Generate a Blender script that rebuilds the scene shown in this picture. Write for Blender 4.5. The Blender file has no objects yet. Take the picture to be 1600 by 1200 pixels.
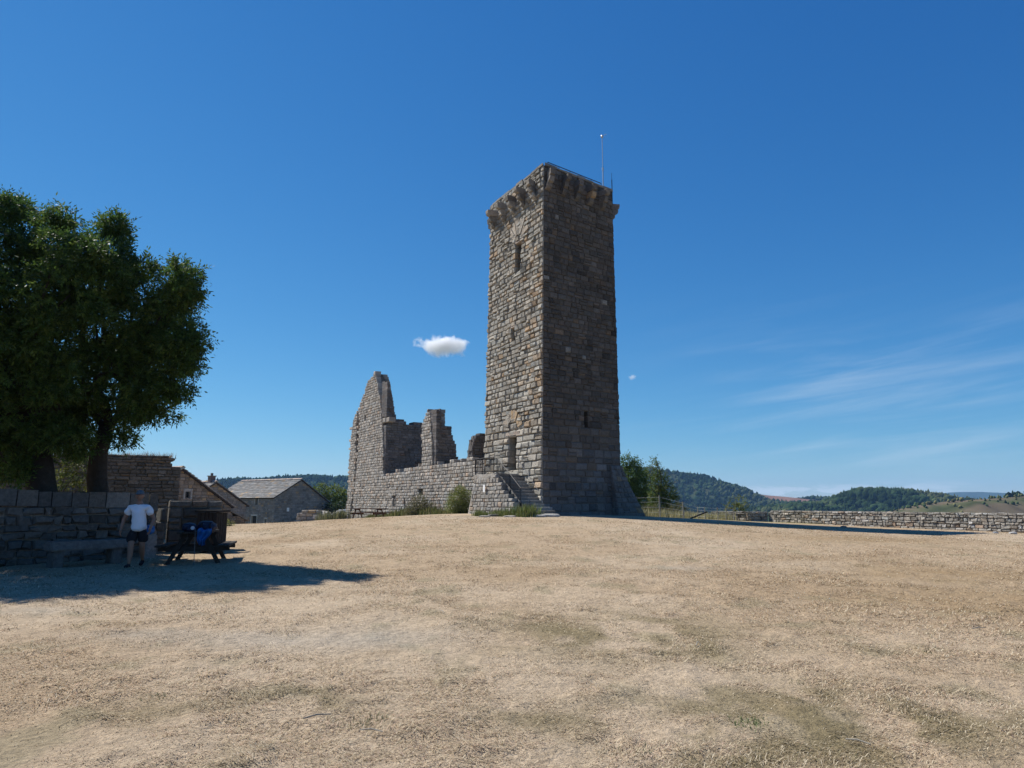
import bpy, bmesh, math, random
import numpy as np
from math import radians, sin, cos, pi
random.seed(7)
RS = np.random.RandomState(11)
SC = bpy.context.scene
COL = SC.collection

# ------------------------------------------------------------------ camera
FPX, EYE = 1111.0, 1.6
PITCH = math.atan((785 - 600) / FPX)
cam = bpy.data.cameras.new("camera")
cam.sensor_width = 36.0
cam.lens = 36.0 * FPX / 1600.0
cam.clip_start, cam.clip_end = 0.1, 20000
camo = bpy.data.objects.new("camera", cam)
COL.objects.link(camo)
camo.location = (0, 0, EYE)
camo.rotation_euler = (pi / 2 + PITCH, 0, 0)
SC.camera = camo

# ------------------------------------------------------------------ sun, sky, exposure
SUN_AZ, SUN_EL = radians(31), radians(49.2)          # 30 degrees behind "straight left"
TO_SUN = np.array([-cos(SUN_AZ) * cos(SUN_EL), sin(SUN_AZ) * cos(SUN_EL), sin(SUN_EL)])
sun = bpy.data.lights.new("sun", 'SUN')
sun.energy = 4.8
sun.angle = radians(0.53)
sun.color = (1.0, 0.955, 0.88)
suno = bpy.data.objects.new("sun", sun)
COL.objects.link(suno)
suno.location = (-60, 40, 70)
suno.rotation_euler = (pi / 2 - SUN_EL, 0, math.atan2(TO_SUN[1], TO_SUN[0]) + pi / 2)

W = bpy.data.worlds.new("World")
SC.world = W
W.use_nodes = True
wn, wl = W.node_tree.nodes, W.node_tree.links
wn.clear()
def N(nt, t, **k):
    n = nt.new(t)
    for a, b in k.items():
        if a.startswith('i_'):
            n.inputs[a[2:].replace('_', ' ')].default_value = b
        else:
            setattr(n, a, b)
    return n
wout = N(wn, 'ShaderNodeOutputWorld')
wbg = N(wn, 'ShaderNodeBackground'); wbg.inputs[1].default_value = 0.06
sky = N(wn, 'ShaderNodeTexSky', sky_type='NISHITA', sun_disc=False)
sky.sun_elevation = SUN_EL
sky.sun_rotation = math.atan2(TO_SUN[0], TO_SUN[1])
sky.altitude = 900; sky.air_density = 1.0; sky.dust_density = 0.05; sky.ozone_density = 3.2
# thin cirrus and low far clouds, laid out by direction on the sky
tc = N(wn, 'ShaderNodeTexCoord')
sep = N(wn, 'ShaderNodeSeparateXYZ'); wl.new(tc.outputs['Generated'], sep.inputs[0])
def wm(op, a, b=None, c=None, clamp=False):
    n = N(wn, 'ShaderNodeMath', operation=op, use_clamp=clamp)
    for i, v in enumerate((a, b, c)):
        if v is None: continue
        if isinstance(v, (int, float)): n.inputs[i].default_value = v
        else: wl.new(v, n.inputs[i])
    return n.outputs[0]
az = wm('ARCTAN2', sep.outputs[0], sep.outputs[1])
el = wm('ARCSINE', sep.outputs[2])
def ramp(v, a, b):
    n = N(wn, 'ShaderNodeMapRange', interpolation_type='SMOOTHSTEP'); n.inputs[1].default_value = a; n.inputs[2].default_value = b
    wl.new(v, n.inputs[0]); return n.outputs[0]
def skynoise(sx, sy, rot, sc, det, ox=0.0):
    cmb = N(wn, 'ShaderNodeCombineXYZ')
    u = wm('ADD', wm('MULTIPLY', az, cos(rot)), wm('MULTIPLY', el, sin(rot)))
    v = wm('SUBTRACT', wm('MULTIPLY', el, cos(rot)), wm('MULTIPLY', az, sin(rot)))
    wl.new(wm('ADD', wm('MULTIPLY', u, sx), ox), cmb.inputs[0]); wl.new(wm('MULTIPLY', v, sy), cmb.inputs[1])
    nz = N(wn, 'ShaderNodeTexNoise'); nz.inputs['Scale'].default_value = sc; nz.inputs['Detail'].default_value = det
    nz.inputs['Roughness'].default_value = 0.6; nz.inputs['Distortion'].default_value = 0.6
    wl.new(cmb.outputs[0], nz.inputs['Vector']); return nz.outputs['Fac']
streak = ramp(skynoise(1.1, 13, radians(7), 2.6, 7), 0.38, 0.86)
broad = ramp(skynoise(1.0, 3.2, radians(10), 2.2, 3, 3.3), 0.40, 0.68)
env = wm('MULTIPLY', ramp(az, 0.02, 0.42), wm('MULTIPLY', ramp(el, 0.0, 0.05), wm('SUBTRACT', 1.0, ramp(el, 0.12, 0.30))))
cirrus = wm('MULTIPLY', wm('MULTIPLY', streak, wm('MULTIPLY_ADD', broad, 0.8, 0.35)), wm('MULTIPLY', env, 0.34))
lowc = wm('MULTIPLY', ramp(skynoise(9, 40, 0.0, 2.4, 6, 1.2), 0.44, 0.60),
          wm('MULTIPLY', wm('MULTIPLY', ramp(el, 0.000, 0.010), wm('SUBTRACT', 1.0, ramp(el, 0.014, 0.030))),
             wm('MULTIPLY', ramp(az, 0.13, 0.24), wm('SUBTRACT', 1.0, ramp(az, 0.50, 0.62)))))
cfac = wm('ADD', cirrus, wm('MULTIPLY', lowc, 0.7), clamp=True)
mixc = N(wn, 'ShaderNodeMix', data_type='RGBA')
ssep = N(wn, 'ShaderNodeSeparateColor'); wl.new(sky.outputs[0], ssep.inputs[0]); scmb = N(wn, 'ShaderNodeCombineColor')
for _i, (_k, _g) in enumerate(((0.98, 1.50), (0.935, 0.98), (1.00, 0.66))):     # the deep blue of dry mountain air
    wl.new(wm('MULTIPLY', wm('POWER', wm('MULTIPLY', ssep.outputs[_i], 0.085), _g), _k / 0.085), scmb.inputs[_i])
wl.new(cfac, mixc.inputs['Factor']); wl.new(scmb.outputs[0], mixc.inputs['A'])
mixc.inputs['B'].default_value = (7.6, 8.9, 10.2, 1)
wl.new(mixc.outputs['Result'], wbg.inputs[0]); wl.new(wbg.outputs[0], wout.inputs[0])

SC.view_settings.view_transform = 'Standard'
SC.view_settings.look = 'None'
SC.view_settings.exposure = 0.5
SC.view_settings.gamma = 1.0
SC.render.engine = 'CYCLES'
SC.cycles.use_denoising = True
SC.cycles.max_bounces = 6
SC.cycles.transparent_max_bounces = 8
SC.cycles.volume_bounces = 5

# ------------------------------------------------------------------ helpers: view geometry of the place
F_ = np.array([0, cos(PITCH), sin(PITCH)]); U_ = np.array([0, -sin(PITCH), cos(PITCH)]); R_ = np.array([1.0, 0, 0])
def ray(x, y): return F_ + R_ * (x - 800) / FPX + U_ * (600 - y) / FPX
def P(x, y, D):
    r = ray(x, y); return np.array([0, 0, EYE]) + r * D / r[1]
def onplane(x, y, p0, d):
    """pixel -> (u, z) on the vertical plane through p0 along horizontal unit d"""
    r = ray(x, y); n = np.array([-d[1], d[0]])
    t = (n[0] * p0[0] + n[1] * p0[1]) / (n[0] * r[0] + n[1] * r[1])
    q = r * t
    return ((q[0] - p0[0]) * d[0] + (q[1] - p0[1]) * d[1], EYE + q[2])

# numpy value noise
_perm = RS.rand(256, 256)
def vnoise(x, y):
    x = np.asarray(x, float); y = np.asarray(y, float)
    xi = np.floor(x).astype(int); yi = np.floor(y).astype(int)
    fx = x - xi; fy = y - yi; fx = fx * fx * (3 - 2 * fx); fy = fy * fy * (3 - 2 * fy)
    a = _perm[xi & 255, yi & 255]; b = _perm[(xi + 1) & 255, yi & 255]
    c = _perm[xi & 255, (yi + 1) & 255]; d = _perm[(xi + 1) & 255, (yi + 1) & 255]
    return (a * (1 - fx) + b * fx) * (1 - fy) + (c * (1 - fx) + d * fx) * fy
def fbm(x, y, o=4):
    s = 0; a = 0.5; t = 0
    for i in range(o):
        s = s + a * vnoise(np.asarray(x) * 2 ** i + 17.3 * i, np.asarray(y) * 2 ** i + 9.1 * i); t += a; a *= 0.5
    return s / t
def sstep(a, b, v):
    t = np.clip((np.asarray(v, float) - a) / (b - a), 0, 1); return t * t * (3 - 2 * t)

def zg(x, y, fine=True):
    x = np.asarray(x, float); y = np.asarray(y, float)
    z = 0.92 * np.exp(-((x - 0.5) / 15.5) ** 2 - ((y - 46) / 21) ** 2)
    r = np.hypot(x, y)
    z = z - 2.0 * sstep(72, 108, r) - 60 * sstep(125, 420, r)
    z = z - 1.4 * sstep(46, 80, y) * sstep(.25, .34, -x / np.maximum(y, 1))
    rs = sstep(0, 1, (x * 0.814 + y * 0.581 - 45.5) / 60.0) * sstep(5, 25, x)      # falls away beyond the right hand wall
    z = z - 16 * rs
    near = 1 - sstep(60, 110, r)
    z = z + near * 0.08 * (fbm(x / 7.0, y / 7.0, 2) - 0.5)
    if fine:
        nn = 1 - sstep(25, 45, r)
        z = z + nn * (0.05 * (fbm(x / 0.8, y / 0.8, 3) - 0.5) + 0.022 * (sstep(.45, .75, fbm(x / 0.28 + 50, y / 0.28, 2))))
    return z
def gz(x, y): return float(zg(x, y))

# ------------------------------------------------------------------ mesh helpers
def tag(o, label=None, cat=None, group=None, kind=None):
    if label: o['label'] = label
    if cat: o['category'] = cat
    if group: o['group'] = group
    if kind: o['kind'] = kind
    return o
def link(o, parent=None):
    COL.objects.link(o)
    if parent is not None: o.parent = parent
    return o
def empty(name, loc, label, cat, group=None, rz=0):
    o = bpy.data.objects.new(name, None); o.empty_display_size = 0.3
    COL.objects.link(o); o.location = [float(c) for c in loc]; o.rotation_euler = (0, 0, rz)
    return tag(o, label, cat, group)
class MB:
    """collects polygons (world or local coordinates) with one colour per vertex"""
    def __init__(s): s.v = []; s.f = []; s.c = []; s.m = []
    def add(s, verts, faces, col=(1, 1, 1), mi=0):
        b = len(s.v); s.v += [tuple(map(float, q)) for q in verts]; s.c += [tuple(col)] * len(verts)
        s.f += [tuple(b + i for i in f) for f in faces]; s.m += [mi] * len(faces)
    def box(s, lo, hi, col=(1, 1, 1), M=None, mi=0, jit=0.0):
        x0, y0, z0 = lo; x1, y1, z1 = hi
        vs = [(x0, y0, z0), (x1, y0, z0), (x1, y1, z0), (x0, y1, z0), (x0, y0, z1), (x1, y0, z1), (x1, y1, z1), (x0, y1, z1)]
        if jit: vs = [tuple(c + random.uniform(-jit, jit) for c in q) for q in vs]
        if M is not None: vs = [M(q) for q in vs]
        s.add(vs, [(0, 3, 2, 1), (4, 5, 6, 7), (0, 1, 5, 4), (1, 2, 6, 5), (2, 3, 7, 6), (3, 0, 4, 7)], col, mi)
    def bbox(s, lo, hi, bev, col=(1, 1, 1), M=None):
        """bevelled box"""
        bm = bmesh.new(); bmesh.ops.create_cube(bm, size=1)
        for v in bm.verts:
            v.co = [lo[i] + (v.co[i] + .5) * (hi[i] - lo[i]) for i in range(3)]
        bmesh.ops.bevel(bm, geom=bm.edges[:], offset=bev, segments=2, affect='EDGES')
        vs = [tuple(v.co) for v in bm.verts]
        if M is not None: vs = [M(q) for q in vs]
        s.add(vs, [tuple(v.index for v in f.verts) for f in bm.faces], col); bm.free()
    def tube(s, pts, rad, n=8, col=(1, 1, 1), cap=True, rough=0.0):
        pts = [np.array(p, float) for p in pts]; k = len(pts)
        if isinstance(rad, (int, float)): rad = [rad] * k
        vs = []; up = None
        for i, p in enumerate(pts):
            d = pts[min(i + 1, k - 1)] - pts[max(i - 1, 0)]; d = d / (np.linalg.norm(d) + 1e-9)
            if up is None:
                up = np.cross(d, [0.13, 0.2, 1.0]) if abs(d[2]) < 0.95 else np.cross(d, [1, 0, 0])
            a = up - d * (up @ d); a /= np.linalg.norm(a) + 1e-9; up = a; b = np.cross(d, a)
            for j in range(n):
                w = 2 * pi * j / n; r = rad[i] * (1 + (random.uniform(-rough, rough) if rough else 0))
                vs.append(p + (a * cos(w) + b * sin(w)) * r)
        fs = [(i * n + j, i * n + (j + 1) % n, (i + 1) * n + (j + 1) % n, (i + 1) * n + j) for i in range(k - 1) for j in range(n)]
        if cap: fs += [tuple(range(n))[::-1], tuple((k - 1) * n + j for j in range(n))]
        s.add(vs, fs, col)
    def build(s, name, mat, parent=None, smooth=False, loc=None):
        me = bpy.data.meshes.new(name)
        off = np.zeros(3)
        if parent is not None and loc is None:
            off = np.array(parent.matrix_basis.translation)
            rz = parent.rotation_euler.z
        vs = np.array(s.v, float).reshape(-1, 3)
        if parent is not None and loc is None:
            vs = vs - off
            if rz:
                c_, s_ = cos(-rz), sin(-rz)
                vs = np.stack([vs[:, 0] * c_ - vs[:, 1] * s_, vs[:, 0] * s_ + vs[:, 1] * c_, vs[:, 2]], 1)
        base = None
        if parent is None:
            base = vs.mean(0); base[2] = vs[:, 2].min(); vs = vs - base
        me.from_pydata(vs.tolist(), [], s.f)
        ca = me.color_attributes.new("Col", 'FLOAT_COLOR', 'POINT')
        cc = np.ones((len(s.v), 4), np.float32); cc[:, :3] = np.array(s.c)
        ca.data.foreach_set("color", cc.ravel())
        mats = mat if isinstance(mat, (list, tuple)) else [mat]
        for m in mats: me.materials.append(m)
        if len(mats) > 1: me.polygons.foreach_set("material_index", s.m)
        if smooth: me.polygons.foreach_set("use_smooth", [True] * len(me.polygons))
        me.update()
        o = bpy.data.objects.new(name, me); link(o, parent)
        if base is not None: o.location = base
        return o
def np_mesh(name, V, F, C, mat, parent=None, smooth=False, base=None):
    """big meshes: V (n,3), F (m,k) all faces of k corners, C (n,3)"""
    me = bpy.data.meshes.new(name)
    if parent is not None: V = V - np.array(parent.matrix_basis.translation)
    if base is not None: V = V - np.array(base)
    me.vertices.add(len(V)); me.vertices.foreach_set("co", V.astype(np.float32).ravel())
    k = F.shape[1]
    me.loops.add(F.size); me.loops.foreach_set("vertex_index", F.astype(np.int32).ravel())
    me.polygons.add(len(F)); me.polygons.foreach_set("loop_start", (np.arange(len(F)) * k).astype(np.int32))
    me.polygons.foreach_set("loop_total", np.full(len(F), k, np.int32))
    me.update(calc_edges=True)
    if C is not None:
        ca = me.color_attributes.new("Col", 'FLOAT_COLOR', 'POINT')
        cc = np.ones((len(V), 4), np.float32); cc[:, :3] = C; ca.data.foreach_set("color", cc.ravel())
    me.materials.append(mat)
    if smooth: me.polygons.foreach_set("use_smooth", np.ones(len(F), bool))
    o = bpy.data.objects.new(name, me); link(o, parent)
    if base is not None: o.location = [float(b) for b in base]
    return o

# ------------------------------------------------------------------ materials
def mat(name, base=(1, 1, 1), rough=0.9, attr=True, ns=6.0, namp=0.5, bump=0.3, bscale=25.0, spec=0.2, metal=0.0, trans=0.0, n2=0.0, n2s=1.0, bdist=0.02, tint2=None):
    m = bpy.data.materials.new(name); m.use_nodes = True
    nt = m.node_tree.nodes; lk = m.node_tree.links; nt.clear()
    out = nt.new('ShaderNodeOutputMaterial'); bs = nt.new('ShaderNodeBsdfPrincipled')
    bs.inputs['Roughness'].default_value = rough; bs.inputs['Metallic'].default_value = metal
    bs.inputs['Specular IOR Level'].default_value = spec
    geo = nt.new('ShaderNodeNewGeometry')
    src = None
    if attr:
        at = nt.new('ShaderNodeAttribute'); at.attribute_name = "Col"
        mx = nt.new('ShaderNodeMix'); mx.data_type = 'RGBA'; mx.blend_type = 'MULTIPLY'; mx.inputs['Factor'].default_value = 1
        lk.new(at.outputs['Color'], mx.inputs['A']); mx.inputs['B'].default_value = (*base, 1); src = mx.outputs['Result']
    else:
        rg = nt.new('ShaderNodeRGB'); rg.outputs[0].default_value = (*base, 1); src = rg.outputs[0]
    def noise(scale, det=6):
        n = nt.new('ShaderNodeTexNoise'); n.inputs['Scale'].default_value = scale; n.inputs['Detail'].default_value = det
        n.inputs['Roughness'].default_value = 0.65; lk.new(geo.outputs['Position'], n.inputs['Vector']); return n.outputs['Fac']
    def modulate(src, fac, amp):
        mr = nt.new('ShaderNodeMapRange'); mr.inputs[1].default_value = 0.25; mr.inputs[2].default_value = 0.75
        mr.inputs[3].default_value = 1 - amp; mr.inputs[4].default_value = 1 + amp; lk.new(fac, mr.inputs[0])
        vm = nt.new('ShaderNodeVectorMath'); vm.operation = 'SCALE'; lk.new(src, vm.inputs[0]); lk.new(mr.outputs[0], vm.inputs['Scale'])
        return vm.outputs[0]
    if namp: src = modulate(src, noise(ns), namp)
    if n2:
        if tint2:
            mr = nt.new('ShaderNodeMapRange'); mr.inputs[1].default_value = 0.52; mr.inputs[2].default_value = 0.66; lk.new(noise(n2s, 5), mr.inputs[0])
            mm = nt.new('ShaderNodeMath'); mm.operation = 'MULTIPLY'; mm.inputs[1].default_value = n2; lk.new(mr.outputs[0], mm.inputs[0])
            m2 = nt.new('ShaderNodeMix'); m2.data_type = 'RGBA'; lk.new(mm.outputs[0], m2.inputs['Factor']); lk.new(src, m2.inputs['A']); m2.inputs['B'].default_value = (*tint2, 1)
            src = m2.outputs['Result']
        else: src = modulate(src, noise(n2s), n2)
    lk.new(src, bs.inputs['Base Color'])
    if bump:
        bp = nt.new('ShaderNodeBump'); bp.inputs['Strength'].default_value = bump; bp.inputs['Distance'].default_value = bdist
        lk.new(noise(bscale, 8), bp.inputs['Height']); lk.new(bp.outputs[0], bs.inputs['Normal'])
    if trans:
        tr = nt.new('ShaderNodeBsdfTranslucent'); lk.new(src, tr.inputs['Color'])
        ms = nt.new('ShaderNodeMixShader'); ms.inputs[0].default_value = trans
        lk.new(bs.outputs[0], ms.inputs[1]); lk.new(tr.outputs[0], ms.inputs[2]); lk.new(ms.outputs[0], out.inputs[0])
    else: lk.new(bs.outputs[0], out.inputs[0])
    return m
M_STONE = mat("granite", ns=9, namp=0.34, bump=0.9, bscale=11, bdist=0.06, n2=0.5, n2s=0.55, tint2=(0.10, 0.09, 0.075), spec=0.15)
M_STONE2 = mat("field_granite", ns=11, namp=0.36, bump=0.9, bscale=13, bdist=0.05, n2=0.22, n2s=0.9, spec=0.15)
M_ROOF = mat("stone_roof", ns=4, namp=0.3, bump=0.6, bscale=8, spec=0.15)
M_GROUND = mat("dry_ground", ns=9, namp=0.30, bump=1.0, bscale=16, n2=0.20, n2s=34, bdist=0.05, spec=0.05, rough=1)
M_GRASS = mat("dry_grass", namp=0, bump=0, trans=0.25, spec=0.1, rough=0.8)
M_LEAF = mat("leaves", namp=0, bump=0, trans=0.42, spec=0.2, rough=0.55)
M_BARK = mat("bark", (0.04, 0.034, 0.027), attr=False, ns=5, namp=0.4, bump=1, bscale=14, bdist=0.05)
M_HILL = mat("hill_ground", ns=0.02, namp=0.3, bump=0, spec=0.0, rough=1)
M_FOREST = mat("forest", ns=0.15, namp=0.3, bump=0, spec=0.0, rough=1)
M_WOODD = mat("weathered_wood", (0.035, 0.030, 0.026), attr=False, ns=12, namp=0.4, bump=0.4, bscale=30)
M_WOODR = mat("red_brown_wood", (0.13, 0.075, 0.05), attr=False, ns=12, namp=0.35, bump=0.4, bscale=30)
M_WOODG = mat("grey_wood", (0.30, 0.27, 0.22), attr=False, ns=12, namp=0.3, bump=0.4, bscale=30)
M_IRON = mat("dark_iron", (0.035, 0.035, 0.038), attr=False, ns=20, namp=0.2, bump=0.1, rough=0.55, metal=0.6)
M_IRONL = mat('worn_iron', (0.14, 0.14, 0.145), attr=False, ns=20, namp=0.2, bump=0.1, rough=0.6, metal=0.3)
M_GALV = mat("galvanised", (0.45, 0.46, 0.47), attr=False, ns=20, namp=0.15, bump=0.05, rough=0.45, metal=0.7)
M_WHITE = mat("white_paint", (0.78, 0.78, 0.76), attr=False, ns=8, namp=0.05, bump=0.05, rough=0.5)
M_TSHIRT = mat("white_cotton", (0.78, 0.79, 0.82), attr=False, ns=6, namp=0.05, bump=0.8, bscale=9, bdist=0.03)
M_SHORTS = mat("black_cloth", (0.018, 0.018, 0.022), attr=False, ns=8, namp=0.2, bump=0.6, bscale=12, bdist=0.02)
M_CAP = mat("cap_cloth", (0.10, 0.13, 0.15), attr=False, ns=20, namp=0.2, bump=0.3, bscale=40)
M_SKIN = mat("skin", (0.27, 0.145, 0.095), attr=False, ns=12, namp=0.12, bump=0.1, rough=0.55, spec=0.4)
M_HAIR = mat("hair", (0.10, 0.09, 0.08), attr=False, ns=60, namp=0.3, bump=0.8, bscale=80)
M_BLUE = mat("blue_nylon", (0.010, 0.10, 0.30), attr=False, ns=6, namp=0.25, bump=0.8, bscale=14, bdist=0.03, rough=0.5)
M_NAVY = mat("navy_nylon", (0.012, 0.02, 0.045), attr=False, ns=6, namp=0.25, bump=0.8, bscale=14, bdist=0.03, rough=0.5)
M_GLASS = mat("dark_glass", (0.02, 0.025, 0.03), attr=False, namp=0, bump=0, rough=0.08, spec=0.6)
M_DARK = mat("dark_opening", (0.02, 0.018, 0.016), attr=False, namp=0.3, bump=0)
M_RUBBER = mat("rubber", (0.02, 0.02, 0.02), attr=False, namp=0.2, bump=0.1)
M_VAN = mat("van_paint", (0.42, 0.46, 0.52), attr=False, ns=3, namp=0.05, bump=0, rough=0.3, spec=0.5)

# ------------------------------------------------------------------ masonry
MORTAR = (0.20, 0.18, 0.15)
def block(mb, mf, u0, u1, z0, z1, depth, boss, col, gap=0.012, jit=0.012):
    w = u1 - u0; h = z1 - z0
    g = min(gap, w * .1, h * .1)
    J = lambda: random.uniform(-jit, jit)
    c = [(u0 + g, z0 + g), (u1 - g, z0 + g), (u1 - g, z1 - g), (u0 + g, z1 - g)]
    ins = min(w, h) * random.uniform(.12, .26)
    a = [(u0 + ins, z0 + ins), (u1 - ins, z0 + ins), (u1 - ins, z1 - ins), (u0 + ins, z1 - ins)]
    vs = [mf(u, z, -depth) for u, z in c]
    vs += [mf(u + J(), z + J(), -0.01 + J()) for u, z in c]
    vs += [mf(u + 2 * J(), z + 2 * J(), boss * random.uniform(.55, 1.2)) for u, z in a]
    fs = []
    for i in range(4):
        j = (i + 1) % 4
        fs.append((i, j, 4 + j, 4 + i)); fs.append((4 + i, 4 + j, 8 + j, 8 + i))
    fs.append((8, 9, 10, 11))
    mb.add(vs, fs, col)
def corebox(mb, mf, u0, u1, z0, z1, d0, d1, col=MORTAR):
    if u1 - u0 < 0.02: return
    vs = [mf(u0, z0, d1), mf(u1, z0, d1), mf(u1, z0, d0), mf(u0, z0, d0), mf(u0, z1, d1), mf(u1, z1, d1), mf(u1, z1, d0), mf(u0, z1, d0)]
    mb.add(vs, [(0, 1, 2, 3), (4, 7, 6, 5), (0, 4, 5, 1), (1, 5, 6, 2), (2, 6, 7, 3), (3, 7, 4, 0)], col)
def inpoly(pts, u, z):
    r = False; n = len(pts)
    for i in range(n):
        a = pts[i]; b = pts[(i + 1) % n]
        if (a[1] > z) != (b[1] > z) and u < (b[0] - a[0]) * (z - a[1]) / (b[1] - a[1]) + a[0]: r = not r
    return r
def stonecol(base=(0.30, 0.275, 0.235), var=0.16, tan=0.10, tancol=(0.40, 0.28, 0.16), warm=0.03):
    k = 1 + random.gauss(0, var); k = max(.5, min(1.5, k)); w = random.gauss(0, warm)
    c = [base[0] * k * (1 + w), base[1] * k, base[2] * k * (1 - w)]
    if random.random() < tan:
        t = random.uniform(.4, 1); c = [c[i] * (1 - t) + tancol[i] * t * k for i in range(3)]
    return c
def spans(pts, z):
    xs = []; n = len(pts)
    for i in range(n):
        a = pts[i]; b = pts[(i + 1) % n]
        if (a[1] > z) != (b[1] > z): xs.append((b[0] - a[0]) * (z - a[1]) / (b[1] - a[1]) + a[0])
    xs.sort(); return [(xs[i], xs[i + 1]) for i in range(0, len(xs) - 1, 2)]
def masonry(mb, mf, u0, u1, z0, z1, inside=None, holes=(), course=(.26, .38), length=(.32, .72), boss=(.02, .06), depth=.35, core=1.0, colf=None, drop=0.0, gap=.012, jit=.012, ends=(0, 0), poly=None, rag=.06):
    colf = colf or (lambda u, z: stonecol())
    z = z0
    ci = 0; sp_z = None; sp = []
    while z < z1 - .05:
        h = random.uniform(*course)
        if z + h > z1 - course[0] * .5: h = z1 - z
        zc = z + h / 2; ci += 1
        us = u0; runs = []; first = True
        while us < u1 - .02:
            l = random.uniform(*length)
            if first: l *= random.uniform(.5, 1); first = False
            if us + l > u1 - length[0] * .5: l = u1 - us
            segs = [(us, us + l)]
            for (ha, hb, hc, hd) in holes:
                if hc < zc < hd:
                    ns = []
                    for (a, b) in segs:
                        if b <= ha or a >= hb: ns.append((a, b)); continue
                        if a < ha: ns.append((a, ha))
                        if b > hb: ns.append((hb, b))
                    segs = ns
            if poly is not None:
                if sp_z != zc:
                    sp_z = zc; sp = [(max(p_[0] + random.uniform(-rag, rag), u0), min(p_[1] + random.uniform(-rag, rag), u1)) for p_ in spans(poly, zc)]
                segs = [(max(a, c), min(b, e)) for (a, b) in segs for (c, e) in sp if min(b, e) - max(a, c) > .04]
            for (a, b) in segs:
                if b - a < .05: continue
                if inside is None or inside((a + b) / 2, zc):
                    if random.random() >= drop:
                        # some stones are split in two thin ones
                        if h > .3 and random.random() < .12:
                            m_ = z + h * random.uniform(.4, .6)
                            block(mb, mf, a, b, z, m_, depth, random.uniform(*boss), colf((a + b) / 2, zc), gap, jit)
                            block(mb, mf, a, b, m_, z + h, depth, random.uniform(*boss), colf((a + b) / 2, zc), gap, jit)
                        else:
                            block(mb, mf, a, b, z, z + h, depth, random.uniform(*boss), colf((a + b) / 2, zc), gap, jit)
                    if runs and abs(runs[-1][1] - a) < 1e-4: runs[-1][1] = b
                    else: runs.append([a, b])
            us += l
        if core:
            for a, b in runs: corebox(mb, mf, a + .04 + ends[0], b - .04 - ends[1], z, z + h, -.045, -core)
        z += h
def planar(p0, d, n):
    return lambda u, z, q: (p0[0] + d[0] * u + n[0] * q, p0[1] + d[1] * u + n[1] * q, z)
def freewall(mb, p0, p1, th, z0, top, inside=None, holes=(), left=None, **kw):
    """free standing double-leaf wall; p0->p1 is its face towards the camera; top(u) its height line"""
    p0 = np.array(p0, float); p1 = np.array(p1, float); L = np.linalg.norm(p1 - p0); d = (p1 - p0) / L
    n = np.array([d[1], -d[0]])
    if n @ (-(p0 + p1) / 2) < 0: n = -n
    topf = top if callable(top) else (lambda u: top)
    ins = (lambda u, z: z < topf(u) and (inside is None or inside(u, z)))
    zmax = max(topf(L * i / 60) for i in range(61))
    st = random.getstate()
    kw.setdefault('depth', th / 2 + .01); kw['core'] = th - .05
    masonry(mb, planar(p0, d, n), 0, L, z0, zmax, ins, holes, **kw)
    random.setstate(st)                                   # same courses at the back so that ends line up
    kw2 = dict(kw); kw2['core'] = 0
    masonry(mb, planar(p0 - n * th, d, -n), 0, L, z0, zmax, ins, (), **kw2)
    return d, n, L

# ------------------------------------------------------------------ ground
def ground_colour(x, y):
    x = np.asarray(x, float); y = np.asarray(y, float)
    c = np.zeros(x.shape + (3,)); c[...] = (0.43, 0.325, 0.215)
    def blend(c, col, w): w = np.clip(w, 0, 1)[..., None]; return c * (1 - w) + np.array(col) * w
    n1 = fbm(x / 2.4 + 3, y / 3.2, 4); n2 = fbm(x / 0.55, y / 0.8 + 8, 4); n3 = fbm(x / 6 + 40, y / 6, 3)
    c = blend(c, (0.50, 0.40, 0.285), sstep(.5, .72, n3) * .7)
    c = blend(c, (0.34, 0.245, 0.15), sstep(.52, .72, n1) * .55)
    c = blend(c, (0.24, 0.215, 0.13), sstep(.58, .78, n2) * .45)
    def g(px_, py_, rx, ry):
        r = ray(px_, py_); t = -1.55 / r[2]; X, Y = r[0] * t, r[1] * t
        return np.exp(-((x - X) / rx) ** 2 - ((y - Y) / ry) ** 2) * (0.45 + 1.1 * n2)
    for a in ((965, 985, 1.7, 1.5), (1000, 990, 1.2, 1.0), (1190, 1095, .9, .7), (1480, 1120, 1.2, .55), (1300, 1080, .6, .5), (1400, 1140, 1.3, .6), (1250, 1150, 1.0, .5), (880, 1110, .7, .4), (470, 1090, .5, .35), (1100, 1180, .8, .3), (250, 1100, .5, .4)):
        c = blend(c, (0.23, 0.185, 0.105), g(*a) * .72 * sstep(.33, .62, fbm(x / .45 + 2, y / .5, 3)))
    for a in ((1480, 900, 3.2, 2.2), (1560, 940, 2.5, 1.5), (1340, 850, 4, 2.0)):
        c = blend(c, (0.33, 0.235, 0.135), g(*a) * .85)
    for a in ((590, 992, 1.0, .6), (50, 955, .8, .5), (420, 1000, 1.5, .5), (1070, 893, .9, .5), (250, 990, 1.2, .35)):
        c = blend(c, (0.385, 0.345, 0.285), g(*a) * .4)
    # green strips at the foot of the ruin and beyond the tower
    d = (x + 1.8) * .866 + (y - 48.2) * .5
    c = blend(c, (0.13, 0.14, 0.055), np.exp(-((d + .7) / .9) ** 2) * (y > 47) * (x < 0) * 1.1)
    c = blend(c, (0.33, 0.30, 0.15), sstep(46.5, 48, y) * sstep(7, 8, x) * .8)
    # earth under the stairs and worn path
    c = blend(c, (0.36, 0.30, 0.23), np.exp(-((x + 1.5) / 3) ** 2 - ((y - 40.5) / 2.0) ** 2) * .7)
    r = np.hypot(x, y)
    far = sstep(70, 120, r)
    fn = fbm(x / 90, y / 90, 3)
    c = blend(c, (0.13, 0.14, 0.07), far * .8)
    c = blend(c, (0.25, 0.21, 0.12), far * sstep(.5, .6, fn) * .7)
    return c * .885
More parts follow.
